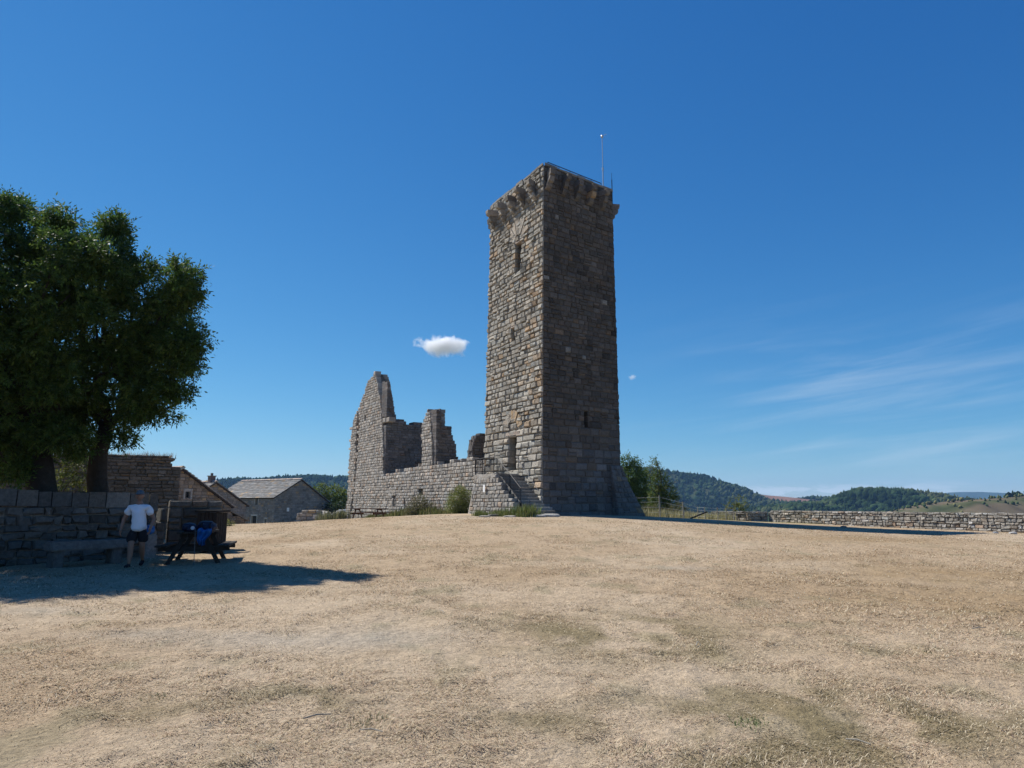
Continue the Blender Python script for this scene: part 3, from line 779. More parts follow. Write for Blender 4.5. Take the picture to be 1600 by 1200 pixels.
# ------------------------------------------------------------------ stairs, landing, railings, notice
def stairs():
    C1 = T_CORN['C'][1]; L1 = T_CORN['L'][1]; d = (L1 - C1) / np.linalg.norm(L1 - C1); n = np.array([-d[1], d[0]])
    if n @ (-C1) < 0: n = -n
    if n @ (C1 - T_CEN) < 0: n = -n
    root = empty("stone_staircase", (.8, 42.5, .7), "rough stone steps climbing along the tower wall to its door", "staircase")
    Q = lambda u, q, z: (C1[0] + d[0] * u + n[0] * q, C1[1] + d[1] * u + n[1] * q, z)
    zl = 3.30; u_l0, u_l1 = 2.75, 5.55; wdt = 1.75
    # landing and stair body, outer face of rubble, battered at its far left end
    bd = MB()
    ns = 13; u_s = -1.15; run = (u_l0 - u_s) / ns; z0 = .78; rise = (zl - z0) / ns
    def topu(u): return zl if u >= u_l0 else z0 + (u - u_s) / (u_l0 - u_s) * (zl - z0) - .05
    def mfo(u, z, q):
        s = max(0, (zl - z)) * .10; uu = u + (s * 2.2) * max(0, (u - 4.2) / 2.1); return Q(uu, wdt + q + s, z)
    masonry(bd, mfo, u_s + 1.1, u_l1, .2, zl, lambda u, z: z < topu(u) + .02, (), course=(.2, .32), length=(.25, .6), boss=(.02, .06), depth=.3, core=.6, colf=lambda u, z: stonecol((.285, .265, .235), .15, .08, (.32, .25, .19)))
    def mfe(u, z, q):
        s = max(0, (zl - z)) * .10; return Q(u_l1 + s * 2.2 + q, wdt - u * 1.0 + s, z)
    masonry(bd, mfe, 0, wdt, .2, zl, None, (), course=(.2, .32), length=(.25, .6), boss=(.02, .05), depth=.3, core=.5, colf=lambda u, z: stonecol((.33, .30, .26), .15, .08))
    bd.build("side_wall", M_STONE2, root)
    ld = MB(); u = u_l0
    while u < u_l1 - .05:
        l = min(random.uniform(.5, .9), u_l1 - u)
        for (qa, qb) in ((.02, .85), (.87, wdt + .04)):
            vs = [Q(u + .01, qa, zl - .3), Q(u + l - .01, qa, zl - .3), Q(u + l - .01, qb, zl - .3), Q(u + .01, qb, zl - .3)]; zz = zl + random.uniform(.02, .05)
            vs += [(a, b, zz) for (a, b, c) in vs]; ld.add(vs, [(0, 1, 2, 3), (4, 7, 6, 5), (0, 4, 5, 1), (1, 5, 6, 2), (2, 6, 7, 3), (3, 7, 4, 0)], stonecol((.34, .31, .27), .1, .05))
        u += l
    ld.build("landing", M_STONE2, root)
    for k in range(ns):
        st = MB(); ua = u_s + k * run; z1 = z0 + (k + 1) * rise - .02; w0 = .05; w1 = wdt - .18 + (.45 if k < 2 else 0) - (0.1 * random.random())
        if k < 3: w0 = -.35
        if ua < 0: w0 = max(w0, -.3)
        for (qa, qb) in ((w0, (w0 + w1) / 2 + random.uniform(-.2, .2)), (None, w1)):
            if qa is None: qa = qprev + .015
            z1_ = z1 + random.uniform(-.012, .012); uf = ua + random.uniform(-.03, .03)
            lo = z1 - .5
            pts = [(uf, lo), (uf, z1_ - .03), (uf + .03, z1_), (ua + run * 1.7, z1_), (ua + run * 1.7, lo)]
            vs = [Q(a, qa, z) for a, z in pts] + [Q(a, qb, z) for a, z in pts]
            st.add(vs, [(0, 1, 2, 3, 4), (9, 8, 7, 6, 5)] + [(i, i + 5, (i + 1) % 5 + 5, (i + 1) % 5) for i in range(5)], stonecol((.23, .215, .19), .14, .05)); qprev = qb
        st.build("step", M_STONE2, root)
    # railings
    def railing(pts, topd, name, spacing, light=False, posts=2):
        rl = MB()
        rt = rl
        pts = [np.array(p) for p in pts]
        up = np.array([0, 0, topd])
        rt.tube([p + up for p in pts], .024, 6); rt.tube([p + np.array([0, 0, .12]) for p in pts], .016, 6)
        for a, b in zip(pts[:-1], pts[1:]):
            ln = np.linalg.norm(b - a); k = max(1, int(ln / spacing))
            for i in range(k + 1):
                p = a + (b - a) * i / k; main = (i == 0 or i == k)
                rt.tube([p - (np.array([0, 0, .25]) if main else -np.array([0, 0, .12])), p + up], .027 if main else .011, 6)
        return rt.build(name, M_IRON, root)
    zq = zl + .03
    railing([Q(u_l1 + .05, .15, zq), Q(u_l1 + .05, wdt - .06, zq)], 1.02, "railing", .115)
    railing([Q(u_l1 + .05, wdt - .04, zq), Q(4.6, wdt - .04, zq), Q(u_l0 + .2, wdt - .04, zq)], 1.02, "railing", .115)
    def zs(u): return z0 + (u - u_s) / run * rise
    railing([Q(u_l0 + .15, wdt - .22, zq), Q(1.2, wdt - .22, zs(1.2)), Q(-.1, wdt - .22, zs(-.1))], .95, "railing", .12)
    g = MB(); a = np.array(Q(3.0, .14, zs(3.0) + .95)); b = np.array(Q(.55, .14, zs(.55) + .62)); g.tube([a, b], .018, 8)
    g.tube([b, np.array(Q(-.3, .16, zs(-.3) + .5))], .016, 8)
    for u in (.2, 1.4, 2.8): g.tube([Q(u, .14, zs(u) + .55), Q(u, .02, zs(u) + .5)], .015, 5)
    g.build("handrail", M_IRONL, root)
    # small white notice on the rubble face
    s = MB()
    uu, zz = 3.75, 2.45
    o_ = wdt + .10 + .12
    vs = [Q(uu - .13, o_, zz - .22), Q(uu + .13, o_, zz - .22), Q(uu + .13, o_, zz + .22), Q(uu - .13, o_, zz + .22)]; vs += [tuple(np.array(v) + np.array([n[0], n[1], 0]) * .02) for v in vs]
    s.add(vs, [(0, 1, 2, 3), (4, 7, 6, 5), (0, 4, 5, 1), (1, 5, 6, 2), (2, 6, 7, 3), (3, 7, 4, 0)])
    tag(s.build("notice_board", M_WHITE), "small blank white notice fixed to the rubble side of the tower stairs", "sign")
stairs()

# ------------------------------------------------------------------ the ruined hall beside the tower
def ruin():
    p0 = np.array([-1.85, 48.55]); d = np.array([-.5, .866]); n = np.array([-.866, -.5])      # face plane of the long wall
    e = np.array([.81, .585])                                                               # cross wall direction
    root = empty("castle_ruin", (-9, 62, .3), "roofless granite hall ruin with a high broken gable left of the tower", "ruin")
    cs = lambda u, z: stonecol((.345, .315, .275), .16, .07, (.36, .27, .20))
    cd = lambda u, z: stonecol((.155, .14, .13), .15, .03, (.18, .13, .10))  # cross and rear walls: shade put into the stone colour
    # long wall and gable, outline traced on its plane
    px_poly = [(760, 830), (760, 719), (742, 718), (716, 721), (700, 724), (676, 725), (675.5, 690), (673, 641), (668, 641), (666, 645), (659, 665), (659, 727), (632, 734), (599.5, 742), (599, 700), (598, 668), (596, 650), (594, 620), (588, 588), (585, 584), (582, 588), (575, 594), (571, 607), (565, 625), (554, 650), (550, 672), (548, 690), (546, 720), (544.5, 750), (543.5, 780), (540, 795), (541, 830)]
    poly = [onplane(a, b, p0, d) for a, b in px_poly]
    poly = [(u, z if b < 829 else -1.0) for (u, z), (a, b) in zip(poly, px_poly)]
    def roughen(pl, amp=.16, step=.45, zmin=1.0):
        out = []
        for a, b in zip(pl, pl[1:] + pl[:1]):
            out.append(a); L_ = math.hypot(b[0] - a[0], b[1] - a[1]); k = int(L_ / step)
            if min(a[1], b[1]) < zmin: continue
            for i in range(1, k): t = i / k; out.append((a[0] + (b[0] - a[0]) * t + random.uniform(-amp, amp), a[1] + (b[1] - a[1]) * t + random.uniform(-amp, amp)))
        return out
    poly = roughen(poly)
    U = max(p[0] for p in poly)
    scar = [onplane(a, b, p0, d) for a, b in ((559, 640), (562, 660), (559.5, 700), (556, 745), (551, 800), (546.5, 800), (552, 770), (555, 720), (556.5, 660))]
    hol = []
    for (a0, a1, b0, b1) in ((655, 661, 766, 774), (614.5, 617, 776, 790), (613, 618, 776, 778.5), (682, 688, 786, 789.5), (632, 633.5, 780, 801), (602, 605, 803, 807), (570, 572, 650, 656)):
        q0 = onplane(a0, b0, p0, d); q1 = onplane(a1, b1, p0, d); hol.append((q1[0], q0[0], q1[1], q0[1]))
    mb = MB(); th = 1.25
    zmax = max(p[1] for p in poly)
    mf = planar(p0, d, n)
    ins = lambda u, z: inpoly(poly, u, z)
    ins1 = lambda u, z: not (inpoly(scar, u, z) and random.random() < .6)
    kw = dict(course=(.26, .36), length=(.32, .75), depth=.45, core=.0)
    masonry(mb, mf, 0, U, -.4, zmax, ins1, hol, boss=(.02, .07), course=(.20, .31), length=(.24, .60), depth=.45, core=0, colf=cs, poly=poly, rag=.05)
    masonry(mb, lambda u, z, q: mf(u, z, q - .46), 0, U, -.4, zmax, None, hol, poly=[(u, z - .1) for u, z in poly], boss=(0, .01), course=(.3, .3), length=(.3, .5), depth=.35, core=0, colf=lambda u, z: (.16, .14, .12), gap=0)
    masonry(mb, planar(p0 - n * th, d, -n), 0, U, -.4, zmax, None, (), poly=poly, boss=(.02, .06), course=(.22, .32), length=(.3, .7), depth=.42, core=0, colf=cs)
    # toothing stones sticking out of the far left edge
    for (yy) in (669, 688, 701, 719, 731, 738, 752, 771):
        u, z = onplane(548.5 - (yy - 670) * .04, yy, p0, d); block(mb, mf, u - .6, u + random.uniform(.3, .6), z - .13, z + .13, .5, .04, cs(0, 0))
    for (px_, py_, w_) in ((585, 584, .25), (600, 657, .4), (606, 656, .4)):
        u, z = onplane(px_, py_, p0, d); block(mb, mf, u - w_, u + w_, z - .2, z + .25, .6, .02, cs(0, 0))
    mb.build("long_wall", M_STONE2, root)
    # broken end of the gable seen as thickness: stones in the depth direction, rising raggedly
    def cross(u0, pxpoly, th, nm, zlow, colf=cd, boss=(.02, .07), course=(.18, .28)):
        q0 = p0 + d * (u0 - .36)
        pl = roughen([onplane(a, b, q0, e) for a, b in pxpoly], .03 if nm == 'gable_wall' else .16, .4, 2.0) 
        pl = [(min(p[0] for p in pl) - .0, zlow), *pl, (max(p[0] for p in pl), zlow)] if zlow is not None else pl
        n2 = np.array([e[1], -e[0]]); Lm = max(p[0] for p in pl); lo = min(0, min(p[0] for p in pl))
        m_ = MB(); zt = max(p[1] for p in pl)
        lo = .10
        masonry(m_, planar(q0, e, n2), lo, Lm, zlow, zt, None, (), poly=pl, boss=boss, course=course, length=(.3, .7), depth=th / 2 + .01, core=th - .05, colf=colf)
        masonry(m_, planar(q0 - n2 * th, e, -n2), lo, Lm, zlow, zt, None, (), poly=pl, boss=boss, course=course, length=(.3, .7), depth=th / 2 + .01, core=0, colf=colf)
        return m_.build(nm, M_STONE2, root)
    # gable end fragment that thickens the wall behind (x 592..619)
    ug = onplane(600, 650, p0, d)[0]
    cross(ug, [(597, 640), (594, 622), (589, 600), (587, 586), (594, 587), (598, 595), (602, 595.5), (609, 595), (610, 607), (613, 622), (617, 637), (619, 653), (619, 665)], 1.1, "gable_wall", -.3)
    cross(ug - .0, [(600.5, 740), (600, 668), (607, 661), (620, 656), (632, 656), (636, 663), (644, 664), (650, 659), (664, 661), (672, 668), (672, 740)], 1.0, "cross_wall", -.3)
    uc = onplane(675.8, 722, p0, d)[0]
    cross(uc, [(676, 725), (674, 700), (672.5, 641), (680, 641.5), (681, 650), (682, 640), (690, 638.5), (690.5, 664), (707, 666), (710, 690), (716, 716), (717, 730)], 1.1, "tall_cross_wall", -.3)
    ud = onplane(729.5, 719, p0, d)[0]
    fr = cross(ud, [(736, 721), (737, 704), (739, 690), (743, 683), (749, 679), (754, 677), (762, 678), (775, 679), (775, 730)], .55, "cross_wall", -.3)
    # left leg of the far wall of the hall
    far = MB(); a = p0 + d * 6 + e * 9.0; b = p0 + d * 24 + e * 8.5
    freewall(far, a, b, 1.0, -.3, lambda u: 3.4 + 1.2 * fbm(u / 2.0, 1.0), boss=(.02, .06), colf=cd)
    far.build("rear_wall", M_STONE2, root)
    return p0, d, n
RU_P, RU_D, RU_N = ruin()

# ------------------------------------------------------------------ other walls
def walls():
    # near wall behind the bench
    nb = lambda u, z: stonecol((.125, .115, .10), .2, .04, (.16, .12, .09))  # stone colour darkened to deepen the tree shade on it
    mb = MB(); st_ = (-16.6, 12.55); en = (-10.05, 20.45)
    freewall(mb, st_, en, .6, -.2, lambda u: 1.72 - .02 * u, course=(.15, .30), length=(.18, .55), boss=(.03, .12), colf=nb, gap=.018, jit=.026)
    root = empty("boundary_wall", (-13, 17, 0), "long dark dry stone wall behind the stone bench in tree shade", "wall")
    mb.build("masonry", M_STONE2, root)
    cp = MB(); dd = np.array(en) - np.array(st_); L = np.linalg.norm(dd); dd /= L; nn = np.array([dd[1], -dd[0]]); u = 0
    while u < L - .1:
        l = min(random.uniform(.3, .65), L - u); zt = 2.05 - .022 * u + random.uniform(-.04, .03); z0_ = 1.66 - .022 * u
        m_ = planar(np.array(st_) + nn * .04, dd, nn)
        vs = [m_(a + random.uniform(-.01, .01), z + random.uniform(-.01, .01), q) for z in (z0_, zt) for (a, q) in ((u + .012, 0), (u + l - .012, 0), (u + l - .012, -.68), (u + .012, -.68))]
        cp.add(vs, [(0, 1, 2, 3), (4, 7, 6, 5), (0, 4, 5, 1), (1, 5, 6, 2), (2, 6, 7, 3), (3, 7, 4, 0)], nb(0, 0)); u += l
    cp.build("coping", M_STONE2, root)
    # short pier of wall beyond the gap
    mb = MB(); freewall(mb, (-10.15, 21.35), (-8.85, 22.05), .7, -.2, lambda u: 1.66 - .05 * u, course=(.25, .36), length=(.35, .8), boss=(.02, .07), colf=nb)
    freewall(mb, (-10.62, 21.0), (-10.2, 21.3), .7, -.2, lambda u: .9 + u * 1.0, course=(.2, .3), length=(.3, .45), boss=(.02, .07), colf=nb)
    tag(mb.build("wall_end", M_STONE2), "short stone wall end behind the dark picnic table with sunlit top edge", "wall")
    # high ruined wall behind
    mb = MB(); bc = lambda u, z: stonecol((.14, .122, .10), .16, .08, (.18, .13, .08))
    freewall(mb, (-20.5, 23.7), (-12.95, 28.0), 1.1, -.2, lambda u: 3.30 + .12 * fbm(u, 3.0) - max(0, u - 8.2) * .9, course=(.09, .16), length=(.16, .48), boss=(.01, .06), colf=bc, gap=.01, jit=.012)
    tag(mb.build("ruined_wall", M_STONE2), "tall dark ragged wall of thin stones with dry plants on top", "wall")
    sp = [(-20.5 + .87 * u + RS.normal(0, .1) - .25, 23.7 + .495 * u + .45 + RS.normal(0, .1), RS.uniform(.5, 1)) for u in np.linspace(.3, 8.3, 44)]
    V = []; T = []; C = []; b = 0
    for (x, y, s) in sp:
        for k in range(46):
            ph = RS.rand() * 2 * pi; ln = RS.uniform(.12, .40) * s; p = np.array([x + RS.normal(0, .12), y + RS.normal(0, .15), 3.30]); dv = np.array([cos(ph) * .6, sin(ph) * .6, 1]); dv /= np.linalg.norm(dv); sd = np.array([-sin(ph), cos(ph), 0]) * .012
            V += [p - sd, p + sd, p + dv * ln]; T.append((b, b + 1, b + 2)); b += 3; c = np.array([(.26, .20, .12), (.20, .17, .08), (.30, .16, .10)][RS.randint(3)]) * RS.uniform(.7, 1.3); C += [c] * 3
    V = np.array(V); o = np_mesh("wall_plants", V, np.array(T), np.array(C), M_GRASS, base=V.mean(0)); tag(o, "dry reddish plants growing on top of the tall ragged wall", "plants", kind='stuff')
    # far right dry stone wall: return by the gap, main run, small left length
    rc = lambda u, z: stonecol((.30, .28, .245), .2, .06, (.34, .25, .18)) if random.random() > .08 else stonecol((.44, .42, .39), .08, 0)
    kw = dict(course=(.11, .22), length=(.14, .48), boss=(.02, .08), colf=rc, gap=.02, jit=.02)
    def line(p, q, th, name, label, tops):
        m_ = MB(); p = np.array(p); q = np.array(q); L = np.linalg.norm(q - p)
        freewall(m_, p, q, th, min(gz(*p), gz(*q)) - .6, lambda u: tops(u / L) + .04 * (vnoise(u * 2, 1) - .5), **kw)
        return m_
    m1 = line((18.2, 51.3), (30.5, 32.2), .7, "", "", lambda t: .98 + .04 * t)
    # orange block near the right end
    tag(m1.build("dry_stone_wall", M_STONE2), "long low dry stone wall of pale stones along the right edge of the mound", "wall")
    m2 = line((14.6, 52.8), (16.5, 50.5), .7, "", "", lambda t: .95)
    freewall(m2, (16.55, 50.45), (18.15, 51.35), .7, -.4, lambda u: .95, **kw)
    tag(m2.build("dry_stone_wall", M_STONE2), "short length of low stone wall with dark corner beside the wire fence", "wall")
walls()

# loose stones
def rock(px_, py_, D, r, label, col=(.34, .32, .29), flat=.45, grp=None, name="rock"):
    p = P(px_, py_, D); z = gz(p[0], p[1])
    bm = bmesh.new(); bmesh.ops.create_icosphere(bm, subdivisions=3, radius=1)
    sd = random.uniform(0, 99)
    vs = []
    for v in bm.verts:
        q = np.array(v.co); k = .75 + .5 * fbm(q[0] * 1.6 + sd, q[1] * 1.6 + q[2] * 1.3, 3)
        q = q * k; q = np.sign(q) * np.abs(q) ** .8
        vs.append((p[0] + q[0] * r * 1.5, p[1] + q[1] * r, z + q[2] * r * flat + r * flat * .45))
    mb = MB(); mb.add(vs, [tuple(v.index for v in f.verts) for f in bm.faces], col); bm.free()
    o = mb.build(name, M_STONE2); tag(o, label, "stone", grp); return o

def rubble():
    root_mb = MB(); cs = lambda u, z: stonecol((.34, .31, .27), .14, .08)
    c0 = P(463, 815, 56)[:2]; c1 = P(497, 813, 56)[:2]
    top0 = P(475, 797, 56)[2]
    L = np.linalg.norm(c1 - c0)
    freewall(root_mb, c0, c1, 1.1, -.3, lambda u: (top0 - .35 if u < L * .35 else top0) , course=(.2, .3), length=(.3, .6), colf=cs)
    tag(root_mb.build("low_wall", M_STONE2), "stub of low stone wall at the left end of the rubble heap", "wall")
    mb = MB()
    for k in range(150):
        t = random.random(); px_ = 495 + t * 46; D = random.uniform(55.5, 60); p = P(px_, 815, D); z = gz(p[0], p[1])
        hmax = .75 * (1 - t) ** .8 + .25; zz = z + random.random() ** 1.5 * hmax * (1 - abs(D - 57.7) / 2.6)
        s = random.uniform(.12, .36); a = random.uniform(0, pi); ti = random.uniform(-.5, .5)
        def Mx(q, p=p, zz=zz, a=a, ti=ti):
            x, y, z_ = q; x, z_ = x * cos(ti) - z_ * sin(ti), x * sin(ti) + z_ * cos(ti); return (p[0] + x * cos(a) - y * sin(a), p[1] + x * sin(a) + y * cos(a), zz + z_)
        mb.box((-s * 1.3, -s * .8, -s * .45), (s * 1.3, s * .8, s * .45), stonecol((.34, .31, .27), .15, .1), Mx, jit=s * .18)
    tag(mb.build("rubble_heap", M_STONE2), "heap of loose fallen stones at the foot of the ruin's left end", "rubble", kind='stuff')
rubble()
rock(775, 811, 40.4, .34, "flat dark stone lying in the earth in front of the stairs", (.16, .15, .13), .3)
rock(757, 815, 39.5, .22, "small flat stone left of the dark one before the stairs", (.30, .28, .24), .25)
rock(797, 815, 39.2, .24, "pale flat stone right of the dark one before the stairs", (.38, .35, .30), .25)
rock(858, 815.5, 39.8, .42, "broad pale flagstone at the foot of the tower stairs", (.42, .40, .36), .3)
rock(841, 817, 39.3, .3, "pale flagstone left of the broad one at the stair foot", (.40, .38, .34), .3)
rock(1583, 838, 35.4, .12, "loose grey stone before the right end of the dry stone wall", (.45, .43, .4), .6)
rock(1556, 838, 35.8, .09, "tiny loose stone near the right end of the dry stone wall", (.5, .48, .45), .6)
rock(1318, 825, 41.5, .11, "small dark stone at the foot of the dry stone wall", (.2, .19, .17), .6)

# ------------------------------------------------------------------ village houses
def house(name, label, K, ew, eg, Lw, sr, wg, z_eave, z_ridge, z_far, z0, over=.35, wallcol=None, roofcol=None, wins=(), gwins=(), chimney=None, roofslab=(.35, .6), cat="house"):
    """K near corner; ew front wall direction (length Lw); eg gable direction (ridge at sr, width wg)"""
    K = np.array(K, float); ew = np.array(ew) / np.linalg.norm(ew); eg = np.array(eg) / np.linalg.norm(eg)
    root = empty(name, (K[0], K[1], z0), label, cat)
    wc = wallcol or (lambda u, z: stonecol((.24, .22, .20), .13, .08)); rc = roofcol or (lambda: stonecol((.30, .285, .265), .16, .06))
    nf = -eg; ng = -ew
    w = MB()
    masonry(w, planar(K, ew, nf), 0, Lw, z0, z_eave, None, [h[:4] for h in wins], course=(.22, .34), length=(.3, .7), boss=(.01, .04), depth=.3, core=.5, colf=wc)
    gp = [(0, z0), (0, z_eave), (sr, z_ridge), (wg, z_far), (wg, z0)]
    masonry(w, planar(K, eg, ng), 0, wg, z0, z_ridge, None, [h[:4] for h in gwins], poly=[(a, b - .04) for a, b in gp], rag=0, course=(.22, .34), length=(.3, .7), boss=(.01, .04), depth=.3, core=.5, colf=wc)
    # rear and far walls plain
    def quad(a, b, za, zb, zc=None):
        w.add([(a[0], a[1], z0), (b[0], b[1], z0), (b[0], b[1], zb), (a[0], a[1], za)], [(0, 1, 2, 3)], (.22, .2, .18))
    A = K + eg * wg; B = A + ew * Lw; Cc = K + ew * Lw
    quad(A, B, z_far, z_far); quad(Cc, Cc + eg * sr, z_eave, z_ridge); quad(Cc + eg * sr, B, z_ridge, z_far)
    w.build("wall", M_STONE2, root)
    # roof of overlapping stone slabs
    r = MB()
    def slope(s0, z0_, s1, z1_, flip):
        ln = math.hypot(s1 - s0, z1_ - z0_); ds, dz = (s1 - s0) / ln, (z1_ - z0_) / ln
        nn_ = np.array([-dz, ds]) if ds > 0 else np.array([dz, -ds])
        def mp(u, v, q):
            s = s0 + ds * v + nn_[0] * q; z = z0_ + dz * v + nn_[1] * q; p = K + ew * u + eg * s; return (p[0], p[1], z)
        v = -over
        while v < ln - .02:
            h = min(random.uniform(.3, .42), ln - v); u = -.25
            while u < Lw + .25:
                l = random.uniform(*roofslab); t = random.uniform(.03, .06); c = rc()
                vs = [mp(u + .005, v - .06, .02), mp(u + l - .005, v - .06, .02), mp(u + l, v + h, -.03), mp(u, v + h, -.03), mp(u + .005, v - .06 + random.uniform(-.02, .02), .02 + t + .03), mp(u + l - .005, v - .06 + random.uniform(-.02, .02), .02 + t + .03), mp(u + l, v + h, .0 + t * .4), mp(u, v + h, .0 + t * .4)]
                r.add(vs, [(0, 1, 2, 3), (4, 7, 6, 5), (0, 4, 5, 1), (1, 5, 6, 2), (2, 6, 7, 3), (3, 7, 4, 0)], c); u += l
            v += h
        c = [mp(a, b, q) for q in (-.14, -.035) for (a, b) in ((-.22, -over), (Lw + .22, -over), (Lw + .22, ln), (-.22, ln))]
        r.add(c, [(0, 1, 2, 3), (4, 7, 6, 5), (0, 4, 5, 1), (1, 5, 6, 2), (2, 6, 7, 3), (3, 7, 4, 0)], (.06, .05, .045))
    slope(0, z_eave, sr, z_ridge, 0); slope(wg, z_far, sr, z_ridge, 1)
    # ridge tiles
    u = -.25
    while u < Lw + .2:
        l = random.uniform(.35, .5); p = K + ew * u + eg * sr; q = p + ew * (l - .02); h = .12
        vs = []
        for a in (p, q):
            for (s, z) in ((-.22, -.03), (0, h), (.22, -.03)): vs.append((a[0] + eg[0] * s, a[1] + eg[1] * s, z_ridge + .08 + z))
        r.add(vs, [(0, 1, 4, 3), (1, 2, 5, 4), (0, 2, 1), (3, 4, 5)], stonecol((.36, .30, .26), .15, .1)); u += l
    r.build("roof", M_ROOF, root)
    for (grp, pl) in ((wins, planar(K, ew, nf)), (gwins, planar(K, eg, ng))):
        for h in grp:
            kind = h[4]
            f = MB(); a, b, c, d_ = h[:4]; t = .14
            for (x0, x1, y0, y1) in ((a - t, b + t, d_, d_ + .22), (a - t, a, c, d_), (b, b + t, c, d_)):
                vs = [pl(x, y, q) for q in (-.25, .05) for (x, y) in ((x0, y0), (x1, y0), (x1, y1), (x0, y1))]; f.add(vs, [(0, 1, 2, 3), (4, 7, 6, 5), (0, 4, 5, 1), (1, 5, 6, 2), (2, 6, 7, 3), (3, 7, 4, 0)], (.42, .40, .36))
            fo = f.build(kind, M_STONE2, root)
            g = MB(); vs = [pl(x, y, q) for q in (-.3, -.26) for (x, y) in ((a, c), (b, c), (b, d_), (a, d_))]; g.add(vs, [(0, 1, 2, 3), (4, 7, 6, 5), (0, 4, 5, 1), (1, 5, 6, 2), (2, 6, 7, 3), (3, 7, 4, 0)])
            go = g.build("leaf" if kind == "door" else "pane", M_WOODD if kind == "door" else M_GLASS, None); go.parent = fo
            go.location = np.array(go.location) - np.array(root.location)
    if chimney:
        s_, u_ = chimney; p = K + ew * u_ + eg * s_; c = MB()
        mfz = lambda q: (p[0] + ew[0] * q[0] + eg[0] * q[1], p[1] + ew[1] * q[0] + eg[1] * q[1], q[2])
        c.box((-.35, -.3, z_ridge - .6), (.35, .3, z_ridge + .65), (.16, .12, .11), mfz, jit=.02); c.box((-.42, -.37, z_ridge + .65), (.42, .37, z_ridge + .75), (.2, .18, .16), mfz)
        c.box((-.12, -.12, z_ridge + .75), (.1, .1, z_ridge + 1.05), (.14, .10, .09), mfz)
        c.build("chimney", M_STONE2, root)
    return root
def village():
    ew = (-.8, .6); eg = (.6, .8)
    # barn with big stone slab roof
    K = P(429, 776, 105)[:2]
    def wpx(x0, x1, y0, y1, pl):
        q0 = onplane(x0, y0, K, pl); q1 = onplane(x1, y1, K, pl); return (min(q0[0], q1[0]), max(q0[0], q1[0]), q1[1], q0[1])
    ewn = np.array(ew); egn = np.array(eg)
    wins = [wpx(393, 400, 806, 830, ewn) + ("door",), wpx(365, 369, 778, 789, ewn) + ("window",), wpx(399, 403, 778, 788, ewn) + ("window",), wpx(413.5, 416.5, 811, 819, ewn) + ("window",)]
    wins = [(a, b, max(c, -2.9), d_, k) for (a, b, c, d_, k) in wins]
    barn = house("stone_barn", "long stone barn with broad grey slab roof and dark right gable", K, ew, eg, 15.3, 4.5, 12.2, P(429, 776, 105)[2], 5.05, .25, -3.2, over=.32, wins=wins, roofslab=(.5, .9), roofcol=lambda: stonecol((.235, .225, .21), .13, .05), cat="barn")
    s = MB(); u, z = onplane(449.5, 796.5, K, egn); pl = planar(K, egn, -ewn); vs = [pl(x, y, q) for q in (.05, .09) for (x, y) in ((u - .2, z - .25), (u + .2, z - .25), (u + .2, z + .3), (u - .2, z + .3))]
    s.add(vs, [(0, 1, 2, 3), (4, 7, 6, 5), (0, 4, 5, 1), (1, 5, 6, 2), (2, 6, 7, 3), (3, 7, 4, 0)]); tag(s.build("notice_board", M_WHITE), "small pale notice on the dark gable of the barn", "sign")
    # gabled farmhouse behind the tall ruined wall
    K = np.array([-26.5, 55.0]); K = K - egn * 4.6
    g1 = onplane(291, 737, K, egn); g2 = onplane(355, 785, K, egn); sl = (g1[1] - g2[1]) / (g2[0] - g1[0]); sr = onplane(284, 731, K, egn)[0]; zr = g1[1] + sl * (g1[0] - sr)
    w = onplane(289.5, 768, K, egn); w2 = onplane(297, 780, K, egn)
    house("farmhouse", "brown stone farmhouse gable with small window behind the ragged wall", K, ew, eg, 9, sr, g2[0] + .4, zr - sr * sl, zr, g2[1] - .4 * sl, -.6, over=.2, gwins=[(w[0], w2[0], w2[1], w[1], "window")], wallcol=lambda u, z: stonecol((.27, .225, .18), .12, .15))
    # lean-to
    a = onplane(350, 796, K, egn); b = onplane(384, 813.5, K, egn)
    q0 = K + egn * a[0]; q1 = K + egn * b[0]; m_ = MB(); Lb = b[0] - a[0]
    rt = empty("lean_to", (q0[0], q0[1], -.5), "low brown lean-to with sloping roof edge right of the farmhouse", "shed")
    nn_ = -ewn
    masonry(m_, planar(q0, egn, nn_), 0, Lb, -.8, a[1], lambda u, z: z < a[1] + (b[1] - a[1]) * u / Lb, (), course=(.15, .22), length=(.25, .5), boss=(.01, .03), depth=.3, core=3.5, colf=lambda u, z: stonecol((.27, .225, .18), .12, .15))
    m_.build("wall", M_STONE2, rt)
    r = MB(); vs = []
    for q in (.15, -4):
        for (u, z) in ((-.1, a[1] + .12), (Lb + .25, b[1] - .05), (Lb + .25, b[1] + .06), (-.1, a[1] + .24)):
            p = q0 + egn * u + nn_ * q; vs.append((p[0], p[1], z))
    r.add(vs, [(0, 1, 2, 3), (4, 7, 6, 5), (0, 4, 5, 1), (1, 5, 6, 2), (2, 6, 7, 3), (3, 7, 4, 0)], (.2, .19, .17)); r.build("roof", M_ROOF, rt)
    # second house behind with chimney
    K = P(300, 790, 82)[:2]; ap = onplane(337, 753, K, egn)
    house("farmhouse", "stone house with dark slab roof and chimney between farmhouse and barn", K, ew, eg, 8, ap[0], ap[0] * 2 + 1.5, ap[1] - ap[0] * .62, ap[1], ap[1] - (ap[0] + 1.5) * .62, -1.8, chimney=(ap[0], .9), roofcol=lambda: stonecol((.2, .19, .18), .14, .05))
village()

